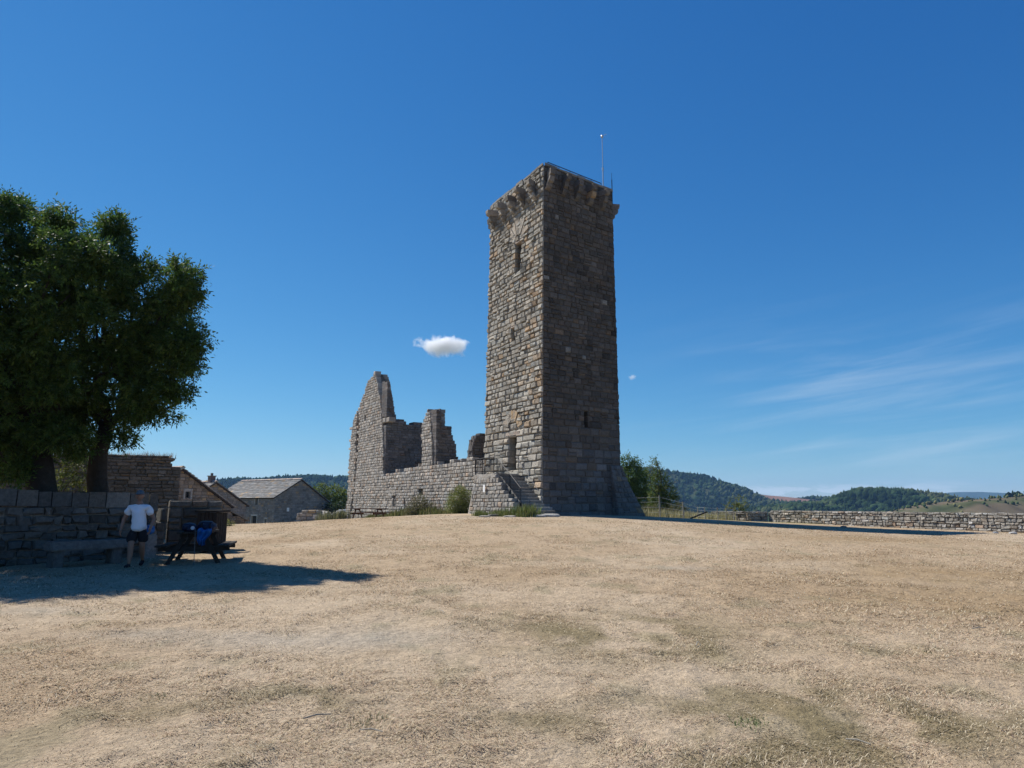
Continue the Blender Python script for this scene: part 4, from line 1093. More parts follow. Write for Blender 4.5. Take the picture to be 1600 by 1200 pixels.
# ------------------------------------------------------------------ trees and shrubs
def sprays(centers, radii, nper, leafL, leafW, twig, cols, nleaf=9, rs=RS, droop=.5, shell=.45):
    """pinnate sprays of small leaflets inside a set of blobs -> V, F(tri), C"""
    Vs = []; Cs = []
    for c, r, n in zip(centers, radii, nper):
        d = rs.normal(size=(n, 3)); d /= np.linalg.norm(d, axis=1)[:, None]
        rad = (shell + (1 - shell) * rs.rand(n) ** .6); rad = np.where(rs.rand(n) < .06, rad * 1.15, rad)
        # lumpy surface
        lump = 1 + .28 * (fbm(d[:, 0] * 2.5 + c[0], d[:, 1] * 2.5 + d[:, 2] * 2 + c[2], 2) - .5) * 2
        pos = c + d * (rad * lump)[:, None] * np.array(r)
        out = d + rs.normal(0, .6, (n, 3)); out[:, 2] -= droop * rs.rand(n) - .15; out /= np.linalg.norm(out, axis=1)[:, None]
        side = np.cross(out, rs.normal(size=(n, 3))); side /= np.linalg.norm(side, axis=1)[:, None]
        tl = twig * rs.uniform(.6, 1.3, n)
        base = np.array(cols)[rs.randint(len(cols), size=n)] * rs.uniform(.7, 1.3, n)[:, None]
        for k in range(nleaf):
            t = (k // 2 + .6) / (nleaf / 2.0 + .6); sgn = 1 if k % 2 else -1
            if k == nleaf - 1: ld = out; t = 1.0
            else: ld = out * .55 + side * sgn * .85
            ld = ld + rs.normal(0, .18, (n, 3)); ld[:, 2] -= .12; ld /= np.linalg.norm(ld, axis=1)[:, None]
            b = pos + out * (tl * t)[:, None]
            nm = np.cross(ld, rs.normal(size=(n, 3))); nm /= np.linalg.norm(nm, axis=1)[:, None]
            L = (leafL * rs.uniform(.7, 1.25, n))[:, None]; w = (leafW * rs.uniform(.7, 1.25, n))[:, None]
            q = np.stack([b, b + ld * L * .45 + nm * w * .5, b + ld * L, b + ld * L * .45 - nm * w * .5], 1)
            Vs.append(q.reshape(-1, 3)); Cs.append(np.repeat(base * rs.uniform(.85, 1.15, n)[:, None], 4, 0))
    V = np.concatenate(Vs); C = np.concatenate(Cs); m = len(V) // 4
    return V, np.arange(m * 4).reshape(m, 4), C
def branchtube(mb, a, b, r0, r1, bend=.12, seg=7, n=8):
    a = np.array(a, float); b = np.array(b, float); L = np.linalg.norm(b - a); o = RS.normal(0, bend * L, 3); o[2] *= .4
    pts = [a + (b - a) * t + o * sin(pi * t) + RS.normal(0, .012 * L, 3) * (0 < t < 1) for t in np.linspace(0, 1, seg)]
    mb.tube(pts, [r0 + (r1 - r0) * t ** .8 for t in np.linspace(0, 1, seg)], n, rough=.06); return pts
ASH = [(.052, .10, .022), (.07, .125, .025), (.045, .085, .022), (.10, .145, .03)]
def big_trees():
    # crown lumps: px, py, radius px, depth
    A = [(28, 358, 42, 18.0), (85, 388, 44, 17.5), (60, 440, 75, 18.0), (20, 470, 80, 17.0), (0, 560, 85, 17.5), (70, 540, 78, 19.0), (110, 460, 66, 17.0), (-60, 400, 90, 17.0), (-90, 520, 95, 16.5), (-150, 430, 95, 16.0), (-170, 600, 90, 16.5), (-60, 640, 75, 18), (15, 640, 55, 18.6), (-240, 500, 90, 15.5), (128, 398, 38, 16.8), (-30, 355, 42, 17.5), (-130, 365, 60, 16.2), (15, 325, 18, 18), (93, 350, 14, 17.5), (60, 590, 50, 17.8), (-260, 620, 70, 15.5), (35, 700, 35, 19.6), (-320, 560, 80, 14.8), (-230, 380, 70, 15.5), (20, 695, 30, 18.6), (95, 672, 24, 18.4), (58, 668, 24, 18.2), (20, 735, 18, 18.5), (118, 690, 20, 19.0), (115, 640, 28, 20.4), (0, 720, 26, 20.8), (-40, 710, 40, 20)]
    B = [(172, 378, 32, 18.2), (150, 430, 58, 18.5), (190, 420, 40, 18.0), (165, 500, 70, 19.0), (225, 500, 55, 18.6), (268, 440, 30, 18.2), (285, 425, 20, 18.4), (262, 490, 45, 18.6), (280, 545, 32, 18.4), (255, 560, 50, 18.8), (200, 580, 62, 19.2), (150, 590, 55, 20.0), (240, 615, 38, 19.0), (275, 595, 26, 18.8), (120, 640, 40, 20.2), (205, 640, 26, 19.6), (180, 350, 16, 18.0), (110, 690, 30, 21), (190, 685, 14, 19.9), (85, 650, 40, 20.6), (300, 455, 12, 18.4), (296, 545, 18, 18.3)]
    for (lst, tx, base, label, grp) in ((A, 62, (72, 19.3), "huge dark leafy ash tree with thick forked trunk behind the near wall", 0), (B, 160, (158, 20.6), "dark leafy ash tree with slim leaning trunk beside the tall ragged wall", 1)):
        cs = []; rr = []; ns = []
        for (x, y, r, D) in lst:
            c = P(x, y, D); R = r * D / FPX
            cs.append(c); rr.append((R * .76, R * .92, R * .70)); ns.append(int(205 * (R / .9) ** 1.9))
            # outlying small clumps give a ragged edge
            for k in range(int(5 + 9 * R)):
                dv = RS.normal(size=3); dv /= np.linalg.norm(dv); cs.append(c + dv * R * RS.uniform(.72, 1.18)); q = RS.uniform(.12, .34) * min(1, R + .2); rr.append((q * 1.25, q * 1.25, q * .7)); ns.append(int(58 * (q / .25) ** 1.7) + 6)
        V, Fq, C = sprays(cs, rr, ns, .105, .038, .26, ASH, 9)
        bx = P(base[0], 860, base[1]); gx = np.array([bx[0], bx[1], gz(bx[0], bx[1])])
        root = empty("ash_tree", gx, label, "tree", "big ash trees behind the near wall")
        np_mesh("crown", V, Fq, C, M_LEAF, root)
        tb = MB(); crotch = P(*((58, 690, 19.0) if grp == 0 else (168, 665, 20.2)))
        if grp == 0:
            tb.tube([gx + [-.1, 0, -.3], gx + [0, 0, .3], (gx + crotch) / 2 + [.12, 0, -.3], (gx + crotch) / 2 + [-.05, 0, .4], crotch], [.62, .48, .38, .36, .30], 14, rough=.10)
            limbs = [((30, 620, 18.6), .27), ((90, 620, 18.9), .20), ((62, 600, 19.5), .2), ((5, 640, 18.4), .2)]
        else:
            mid = P(152, 745, 20.5); tb.tube([gx + [0, 0, -.3], gx + [0, 0, .4], mid, P(155, 705, 20.4), crotch], [.36, .30, .26, .23, .20], 12, rough=.06)
            limbs = [((150, 600, 20.0), .13), ((190, 590, 19.6), .13), ((140, 640, 20.3), .12)]
        for (l, r0) in limbs:
            e = P(*l); branchtube(tb, crotch - [0, 0, .1], e, r0, r0 * .6)
        for (l, r0) in limbs:
            e = P(*l)
            for k in range(7):
                x, y, r, D = lst[RS.randint(len(lst))]; t = P(x, y, D)
                if np.linalg.norm(t - e) < 4.5: branchtube(tb, e, t + RS.normal(0, .3, 3), r0 * .5, .02, n=6)
        for (x, y, r, D) in lst:
            t = P(x, y, D); j = min(limbs, key=lambda l: np.linalg.norm(P(*l[0]) - t)); branchtube(tb, P(*j[0]), t, .07, .015, n=5, seg=6)
        tb.build("trunk", M_BARK, root, smooth=True)
big_trees()
def shrub(name, label, cat, blobs, cols, n0, leaf=(.06, .03), twig=.18, trunk=None, grp=None, nleaf=7, shell=.3):
    """blobs (px,py,rpx,ry/rx,D)"""
    cs = []; rr = []; ns = []
    for (x, y, r, k, D) in blobs:
        R = r * D / FPX; cs.append(P(x, y, D)); rr.append((R, R, R * k)); ns.append(int(n0 * R ** 2))
    V, Fq, C = sprays(cs, rr, ns, leaf[0], leaf[1], twig, cols, nleaf, shell=shell)
    b = np.mean(cs, 0) if trunk is None else np.array([P(trunk[0], 800, trunk[1])[0], trunk[1], 0]); b[2] = gz(b[0], b[1])
    root = empty(name, b, label, cat, grp); np_mesh("foliage" if trunk is None else "crown", V, Fq, C, M_LEAF, root)
    tb = MB()
    top = max(cs, key=lambda q: q[2])
    if trunk is None:
        for k in range(7): c = cs[RS.randint(len(cs))]; branchtube(tb, b + RS.normal(0, .1, 3) * [1, 1, 0], c + RS.normal(0, .2, 3), .03, .008, n=5)
        tb.build("stem", M_BARK, root)
    else:
        branchtube(tb, b - [0, 0, .3], top, .12, .03, bend=.03)
        for c in cs: branchtube(tb, b + (top - b) * .35, c, .05, .012, n=5)
        tb.build("trunk", M_BARK, root)
    return root
def greenery():
    G1 = [(.07, .12, .03), (.09, .14, .035), (.06, .105, .025)]; G2 = [(.11, .13, .03), (.12, .155, .04), (.16, .17, .06)]; G3 = [(.16, .19, .04), (.13, .17, .04), (.20, .20, .06)]; OL = [(.12, .115, .05), (.15, .14, .07), (.09, .10, .035), (.17, .15, .09)]
    shrub("shrub", "olive brown bush in front of the ruin wall under the square hole", "shrub", [(645, 794, 10, 1.1, 55.4), (656, 786, 13, 1.1, 55.6), (662, 796, 14, .9, 55.2), (674, 794, 9, 1, 55.2), (640, 800, 9, .8, 55)], OL, 1200, grp="bushes in front of the ruin")
    shrub("shrub", "fresh green rounded bush in front of the ruin wall left of the stairs", "shrub", [(716, 779, 17, 1.0, 49.0), (731, 780, 13, 1.1, 49.0), (709, 790, 14, .8, 48.9), (728, 792, 14, .8, 48.9), (719, 768, 9, 1, 49.0)], G3, 1300, grp="bushes in front of the ruin")
    shrub("young_tree", "dark green young tree right behind the tower", "tree", [(986, 745, 17, 1.2, 66), (983, 772, 20, 1.1, 66), (1000, 760, 16, 1.3, 67), (992, 728, 9, 1.3, 66), (1008, 780, 15, 1, 67), (978, 722, 8, 1.4, 66), (1005, 742, 8, 1.3, 67)], G1, 420, leaf=(.16, .08), twig=.4, trunk=(990, 66), grp="young trees beyond the tower")
    shrub("young_tree", "pale green airy young tree second to the right of the tower", "tree", [(1024, 740, 9, 1.6, 62), (1030, 752, 14, 1.2, 62), (1040, 768, 15, 1.1, 62), (1026, 772, 13, 1.1, 62), (1048, 785, 13, .9, 62), (1030, 789, 14, .8, 62), (1020, 725, 5, 1.8, 62), (1027, 722, 4, 1.8, 62)], G2 + G1, 300, leaf=(.15, .07), twig=.4, trunk=(1032, 62), grp="young trees beyond the tower")
    shrub("shrub", "low dark scrub beside the fence under the young trees", "shrub", [(1060, 795, 9, .8, 60), (1050, 799, 12, .6, 60), (1072, 800, 7, .7, 60), (1015, 797, 14, .5, 60)], [(.08, .09, .035), (.12, .11, .05)], 260, leaf=(.12, .06), twig=.3)
    shrub("shrub", "small bright green bush peeping over the dry stone wall", "shrub", [(1141, 791, 6, 1.2, 58), (1155, 784, 7, 1.2, 58), (1162, 792, 6, 1.2, 58), (1152, 795, 9, .8, 58)], G2, 300, leaf=(.12, .06), twig=.3)
    shrub("broad_tree", "bright green spreading tree behind the barn and van", "tree", [(505, 768, 12, .9, 118), (520, 772, 14, .9, 118), (537, 774, 13, .9, 118), (512, 782, 14, .8, 118), (550, 780, 14, .9, 118), (528, 786, 16, .7, 118), (497, 762, 6, 1, 118)], [(.12, .16, .03), (.10, .14, .03), (.15, .17, .04)], 55, leaf=(.3, .16), twig=.6, trunk=(520, 118))
    shrub("shrub", "dark green hedge below the bright tree behind the barn gable", "shrub", [(520, 794, 12, .6, 112), (538, 795, 10, .7, 112), (548, 794, 10, .7, 112)], [(.03, .05, .02), (.04, .06, .02)], 60, leaf=(.3, .16), twig=.6)
    shrub("shrub", "sunlit yellow green bush behind the near wall between the two trunks", "shrub", [(112, 715, 16, 1.2, 21.5), (122, 740, 18, 1.0, 21.5), (100, 750, 16, .9, 21.5), (135, 758, 12, .9, 21.5), (10, 745, 20, .8, 19.5), (-20, 740, 20, .8, 19.5)], [(.09, .11, .02), (.12, .13, .03), (.05, .08, .02)], 600, leaf=(.08, .035), twig=.2)
    shrub("shrub", "small yellow green bush in front of the lean-to", "shrub", [(353, 818, 6, .6, 40), (360, 820, 4, .6, 40)], [(.30, .30, .08), (.2, .22, .06)], 1200)
    # weeds
    sp = []
    for k in range(120):
        u = RS.uniform(1, 22) ; q = RS.uniform(.25, 1.3); p = RU_P + RU_D * u + RU_N * q; sp.append((p[0], p[1], RS.uniform(.7, 1.4) * (1.3 if 6 < u < 15 else .8)))
    tuft_field("weeds", sp, "green and yellow weeds along the foot of the ruin wall", [(.13, .15, .05), (.17, .17, .07), (.10, .12, .04), (.24, .22, .10)], hgt=(.15, .5), wid=.018, per=45, rad=.4)
    sp = []
    for k in range(60):
        t = RS.rand(); p = P(745 + 90 * t, 806, 0.1 + 41.2 - t * 2.0 + RS.normal(0, .25)); sp.append((p[0], p[1], RS.uniform(.5, 1.1) * (1.25 if t > .55 else .8)))
    tuft_field("weeds", sp, "bright green weeds growing at the foot of the tower stairs", [(.12, .16, .045), (.15, .19, .05), (.20, .20, .08)], hgt=(.2, .65), wid=.014, per=60, rad=.32, up=.8)
    sp = []
    for k in range(110):
        p = (RS.uniform(8.2, 15), RS.uniform(49.5, 56)); sp.append((p[0], p[1], RS.uniform(.7, 1.3)))
    tuft_field("long_grass", sp, "long pale grass along the wire fence beyond the tower", [(.34, .31, .17), (.25, .24, .11), (.40, .36, .22)], hgt=(.25, .6), wid=.016, per=50, rad=.45, cat="grass")
    sp = []
    for k in range(26):
        p = P(RS.uniform(500, 535), 812, RS.uniform(53.5, 56)); sp.append((p[0], p[1], RS.uniform(.6, 1.2)))
    tuft_field("weeds", sp, "grey green weeds on the rubble heap left of the ruin", [(.15, .16, .08), (.2, .2, .11)], hgt=(.3, .8), wid=.02, per=45, rad=.4)
    # low green weeds in the foreground lawn
    def low(pts, name, label, cols):
        s_ = []
        for (x, y, s) in pts:
            r = ray(x, y); t = -1.57 / r[2]; s_.append((r[0] * t, r[1] * t, s))
        tuft_field(name, s_, label, cols, hgt=(.02, .07), wid=.006, per=90, rad=.12, up=2.2)
    low([(1172, 1123, .9), (1165, 1126, .8), (1180, 1121, .7)], "weed_patch", "small fresh green weed patch in the foreground lawn at right", [(.17, .21, .09), (.21, .23, .11)])
    low([(580, 1120, 1.0), (565, 1127, .8), (990, 1170, .9), (1250, 1062, .8), (1450, 1022, .8), (250, 1085, .8)], "weed_patch", "faint green weeds scattered through the straw coloured lawn", [(.20, .20, .11), (.23, .21, .12), (.18, .18, .10)])
greenery()

# ------------------------------------------------------------------ wire fence beyond the tower
def fence():
    root = empty("wire_fence", (10, 49.8, gz(10, 49.8)), "post and wire fence running right from behind the tower", "fence")
    posts = [(993, 50.5, 776), (1030, 49.5, 774), (1067, 48.6, 784), (1090, 49.0, 796), (1101, 48.2, 793), (1121, 48.4, 797), (1134, 48.5, 799), (1146, 48.8, 799)]
    tops = []
    for (px_, D, py_) in posts:
        t = P(px_, py_, D); g = gz(t[0], t[1]); z = max(t[2], g + .8)
        m = MB(); r = .055 if px_ < 1080 else .035
        m.tube([(t[0], t[1], g - .3), (t[0] + .01, t[1], (g + z) / 2), (t[0] + random.uniform(-.03, .03), t[1], z)], [r, r * .95, r * .85], 8, rough=.06); m.build("post", M_WOODG, root); tops.append((t[0], t[1], z, g))
    w = MB()
    for a, b in zip(tops[:-1], tops[1:]):
        for k in (.2, .45, .7, .92):
            w.tube([(a[0], a[1], a[3] + (a[2] - a[3]) * k), (b[0], b[1], b[3] + (b[2] - b[3]) * k)], .006, 4)
    w.build("wire", M_GALV, root)
    m = MB(); a = P(1079, 812, 47.5); b = P(1104, 800, 48.1); m.tube([(a[0], a[1], gz(a[0], a[1])), b], .05, 8); m.build("brace", M_WOODD, root)
fence()

# ------------------------------------------------------------------ furniture
def rotz(a, ox, oy, oz): return lambda q: (ox + q[0] * cos(a) - q[1] * sin(a), oy + q[0] * sin(a) + q[1] * cos(a), oz + q[2])
def picnic(px_, D, ang, L, label, material, wtop=.75, H=.77):
    c = P(px_, 860, D); g = gz(c[0], c[1]); root = empty("picnic_table", (c[0], c[1], g), label, "picnic table", "wooden picnic tables")
    Mx = rotz(ang, c[0], c[1], g)                 # local y = long axis
    t = MB()
    nb = 5
    for k in range(nb):
        x0 = -wtop / 2 + wtop * k / nb; t.bbox((x0 + .006, -L / 2 + random.uniform(-.008, .008), H - .045), (x0 + wtop / nb - .006, L / 2, H), .006, M=Mx)
    t.build("tabletop", material, root)
    for s in (-1, 1):
        b = MB()
        for k in range(2):
            x0 = s * .70 + (k - 1) * .14; b.bbox((x0 + .005, -L / 2, .41), (x0 + .135, L / 2 + random.uniform(-.01, .01), .455), .006, M=Mx)
        b.build("bench_seat", material, root)
    for yy in (-L * .33, L * .33):
        for s in (-1, 1):
            l = MB()
            def beam(p, q, w=.045, h=.10):
                p = np.array(p); q = np.array(q); d = (q - p) / np.linalg.norm(q - p); e = np.array([0, 1, 0]); f_ = np.cross(d, e)
                vs = []
                for a in (p, q):
                    for (i, j) in ((-1, -1), (1, -1), (1, 1), (-1, 1)): vs.append(Mx(a + e * i * w / 2 + f_ * j * h / 2))
                l.add(vs, [(0, 1, 2, 3), (4, 7, 6, 5), (0, 4, 5, 1), (1, 5, 6, 2), (2, 6, 7, 3), (3, 7, 4, 0)])
            beam((s * .20, yy, H - .05), (s * .60, yy, -.05)); l.build("leg", material, root)
        l = MB(); l.bbox((-.82, yy + .023, .30), (.82, yy + .065, .405), .004, M=Mx); l.bbox((-wtop / 2 + .03, yy + .023, H - .14), (wtop / 2 - .03, yy + .065, H - .046), .004, M=Mx); l.build("crossbeam", material, root)
    return Mx, root, c, g
TM, TR, TC, TG = picnic(309, 18.5, radians(15), 1.85, "dark wooden picnic table carrying two backpacks in the tree shade", M_WOODD)
picnic(574, 57.0, radians(63), 3.3, "weathered red brown picnic table at the foot of the ruin wall", M_WOODR)

def soft(name, cx, cy, z0, sx, sy, sz, material, parent, Mx, seed, sq=.75, lean=0):
    bm = bmesh.new(); bmesh.ops.create_icosphere(bm, subdivisions=4, radius=1); vs = []
    for v in bm.verts:
        q = np.array(v.co); q = np.sign(q) * np.abs(q) ** sq; k = 1 + .16 * (fbm(q[0] * 2 + seed, q[1] * 2 + q[2] * 2.4, 3) - .5) * 2
        q = q * k; z = (q[2] + 1) / 2; vs.append(Mx((cx + q[0] * sx * (1 - .25 * z) + lean * z, cy + q[1] * sy * (1 - .15 * z), z0 + max(0, z) * sz)))
    mb = MB(); mb.add(vs, [tuple(v.index for v in f.verts) for f in bm.faces]); bm.free(); return mb.build(name, material, parent, smooth=True)
def bags():
    H = .77
    r1 = empty("backpack", TM((-.14, -.62, H)), "black daypack with small round pale badge lying on the picnic table", "backpack")
    soft("body", -.14, -.60, H, .20, .17, .21, M_NAVY, r1, TM, 3); soft("pocket", -.08, -.77, H + .01, .10, .05, .12, M_NAVY, r1, TM, 6)
    b = MB(); b.tube([TM((-.03, -.81, H + .09)), TM((-.03, -.835, H + .092))], .045, 14); b.build("badge", M_VAN, r1)
    r2 = empty("backpack", TM((.22, -.35, H)), "large navy blue hiking backpack lying right of the daypack on the picnic table", "backpack")
    soft("body", .24, -.38, H, .26, .30, .22, M_NAVY, r2, TM, 9); soft("lid", .22, -.40, H + .16, .19, .18, .09, M_NAVY, r2, TM, 12)
    for s in (-.1, .1):
        b = MB(); b.tube([TM((.24 + s, -.60, H + .20)), TM((.24 + s, -.69, H + .12)), TM((.24 + s, -.66, H + .03))], .02, 6)
        b.build("strap", M_SHORTS, r2)
    # bright blue jacket hanging over the table edge
    j = MB(); nx, ny = 14, 18; vs = []
    for iy in range(ny):
        for ix in range(nx):
            s = ix / (nx - 1); t = iy / (ny - 1); w = .14 * (1 - .3 * t) + .03 * sin(5 * t)
            z = H + .05 - max(0, t - .12) * .42 + .02 * sin(9 * s); out = .42 + .05 * sin(pi * min(1, t * 4) / 2) + .035 * sin(s * 17 + t * 4) + .02 * sin(t * 11)
            vs.append(TM((.24 + (s - .5) * 2 * w + .03 * sin(t * 6), -(out + .52) + (.0 if t > .12 else .3 * (1 - t / .12)), z + .015 * sin(s * 13))))
    fs = [(a * nx + b_, a * nx + b_ + 1, (a + 1) * nx + b_ + 1, (a + 1) * nx + b_) for a in range(ny - 1) for b_ in range(nx - 1)]
    n0 = len(vs); vs2 = [tuple(np.array(v) + [.0, .02, .012]) for v in vs]
    j.add(vs + vs2, fs + [tuple(n0 + i for i in f[::-1]) for f in fs]); tag(j.build("jacket", M_BLUE, smooth=True), "bright blue jacket hanging over the near end of the picnic table", "jacket")
    p = MB(); a = TM((.10, -1.12, -.0)); b = TM((.05, -.95, .86)); p.tube([a, b], .008, 6); tag(p.build("walking_pole", M_IRONL), "thin grey walking pole leaning on the picnic table", "walking pole")
bags()

def bench():
    d = np.array([6.55, 7.9]); d /= np.linalg.norm(d); n = np.array([d[1], -d[0]])
    c = P(140, 880, 17.3)[:2]; c = np.array([-10.35, 17.75]); L = 1.75; g = gz(*c)
    a = math.atan2(d[1], d[0]); Mx = rotz(a, c[0], c[1], g)
    root = empty("stone_bench", (c[0], c[1], g), "low stone slab bench against the shaded boundary wall", "bench")
    m = MB(); m.bbox((-L / 2, -.26, .38), (L / 2, .26, .60), .03, (.17, .165, .155), Mx); m.build("seat", M_STONE2, root)
    for x in (-L / 2 + .2, L / 2 - .25):
        m = MB(); m.bbox((x - .12, -.2, -.1), (x + .12, .2, .375), .025, (.13, .125, .115), Mx); m.build("leg", M_STONE2, root)
    # upright stone post behind the person
    p = P(230.5, 872, 19.6); g = gz(p[0], p[1]); m = MB(); Mp = rotz(a, p[0], p[1], g)
    m.bbox((-.17, -.13, -.2), (.17, .13, .62), .03, (.22, .21, .19), Mp)
    tag(m.build("stone_post", M_STONE2), "short pale upright stone post between the person and the picnic table", "stone post")
    rb = empty("shoulder_bag", (p[0], p[1], g + .62), "small blue bag resting on the stone post beside the person", "bag")
    soft("body", 0, 0, .62, .13, .10, .26, M_BLUE, rb, Mp, 21); b = MB(); b.tube([Mp((-.08, 0, .88)), Mp((-.06, -.02, 1.02)), Mp((.06, -.02, 1.02)), Mp((.08, 0, .88))], .012, 6); b.build("strap", M_NAVY, rb)
    # slatted wooden bin shelter with flat lid
    p = P(330, 840, 21.2); g = gz(p[0], p[1]); Mp = rotz(-.15, p[0], p[1], g); rt = empty("bin_shelter", (p[0], p[1], g), "dark slatted wooden bin shelter with flat lid behind the picnic table", "bin shelter")
    m = MB()
    for s in range(4):
        for k in range(5):
            x = -.24 + .12 * k
            q = {0: ((x - .05, -.30), (x + .05, -.27)), 1: ((x - .05, .27), (x + .05, .30)), 2: ((-.30, x - .05), (-.27, x + .05)), 3: ((.27, x - .05), (.30, x + .05))}[s]
            m.box((q[0][0], q[0][1], .03), (q[1][0], q[1][1], 1.12 + random.uniform(-.01, .01)), M=Mp)
    m.build("slats", M_WOODD, rt)
    m = MB(); m.box((-.26, -.26, .05), (.26, .26, 1.1), M=Mp); m.build("bin", M_RUBBER, rt)
    m = MB(); m.bbox((-.36, -.36, 1.14), (.36, .36, 1.20), .01, M=Mp); m.build("lid", M_WOODD, rt)
bench()

def van():
    p = P(541, 800, 92); g = gz(p[0], p[1]); a = radians(25)
    root = empty("parked_van", (p[0], p[1], g), "pale blue grey van parked behind the left edge of the ruin", "van"); Mx = rotz(a, p[0], p[1], g)
    prof = [(-2.4, .35), (-2.45, .9), (-2.3, 1.15), (-1.6, 1.25), (-.95, 1.95), (-.7, 2.05), (2.2, 2.08), (2.4, 1.9), (2.45, .5), (2.4, .35)]
    m = MB(); n = len(prof)
    rings = []
    for (y, s) in ((-.95, .96), (-.85, 1), (.85, 1), (.95, .96)): rings += [Mx((x * s, y, .3 + (z - .3) * (s if z > 1 else 1))) for x, z in prof]
    fs = [(k * n + i, k * n + (i + 1) % n, (k + 1) * n + (i + 1) % n, (k + 1) * n + i) for k in range(3) for i in range(n)] + [tuple(range(n))[::-1], tuple(range(3 * n, 4 * n))]
    m.add(rings, fs); m.build("body", M_VAN, root)
    m = MB(); m.add([Mx((-1.56, -.8, 1.31)), Mx((-1.56, .8, 1.31)), Mx((-1.0, .76, 1.93)), Mx((-1.0, -.76, 1.93)), Mx((-1.50, -.8, 1.28)), Mx((-1.50, .8, 1.28)), Mx((-.94, .76, 1.90)), Mx((-.94, -.76, 1.90))], [(0, 1, 2, 3), (4, 7, 6, 5), (0, 4, 5, 1), (1, 5, 6, 2), (2, 6, 7, 3), (3, 7, 4, 0)]); m.build("windscreen", M_GLASS, root)
    for s in (-1, 1):
        m = MB(); y0, y1 = (.945 * s, .965 * s); m.box((-.8, min(y0, y1), 1.25), (.1, max(y0, y1), 1.8), M=Mx); m.build("side_window", M_GLASS, root)
        for x in (-1.55, 1.5):
            m = MB(); m.tube([Mx((x, s * .78, .34)), Mx((x, s * .98, .34))], .34, 20); m.build("wheel", M_RUBBER, root)
        m = MB(); m.bbox((-2.46, s * .62 - .13, .78), (-2.38, s * .62 + .13, .95), .02, M=Mx); m.build("headlight", M_GLASS, root)
van()

# ------------------------------------------------------------------ the person
def skinmesh(name, J, E_, root_i=0, levels=2, extra=None):
    """J: name -> (xyz, radius); E_: edges. returns evaluated verts/faces"""
    keys = list(J); me = bpy.data.meshes.new(name); me.from_pydata([J[k][0] for k in keys], [(keys.index(a), keys.index(b)) for a, b in E_], [])
    o = bpy.data.objects.new(name, me); COL.objects.link(o)
    sk = o.modifiers.new("skin", 'SKIN'); sk.use_smooth_shade = True; sk.branch_smoothing = .3
    for i, k in enumerate(keys):
        r = J[k][1]; r = r if isinstance(r, tuple) else (r, r)
        me.skin_vertices[0].data[i].radius = r; me.skin_vertices[0].data[i].use_root = (i == root_i)
    ss = o.modifiers.new("sub", 'SUBSURF'); ss.levels = levels; ss.render_levels = levels
    dg = bpy.context.evaluated_depsgraph_get(); ev = o.evaluated_get(dg); m2 = ev.to_mesh()
    vs = [tuple(v.co) for v in m2.vertices]; fs = [tuple(p.vertices) for p in m2.polygons]; ev.to_mesh_clear()
    bpy.data.objects.remove(o); bpy.data.meshes.remove(me)
    return vs, fs
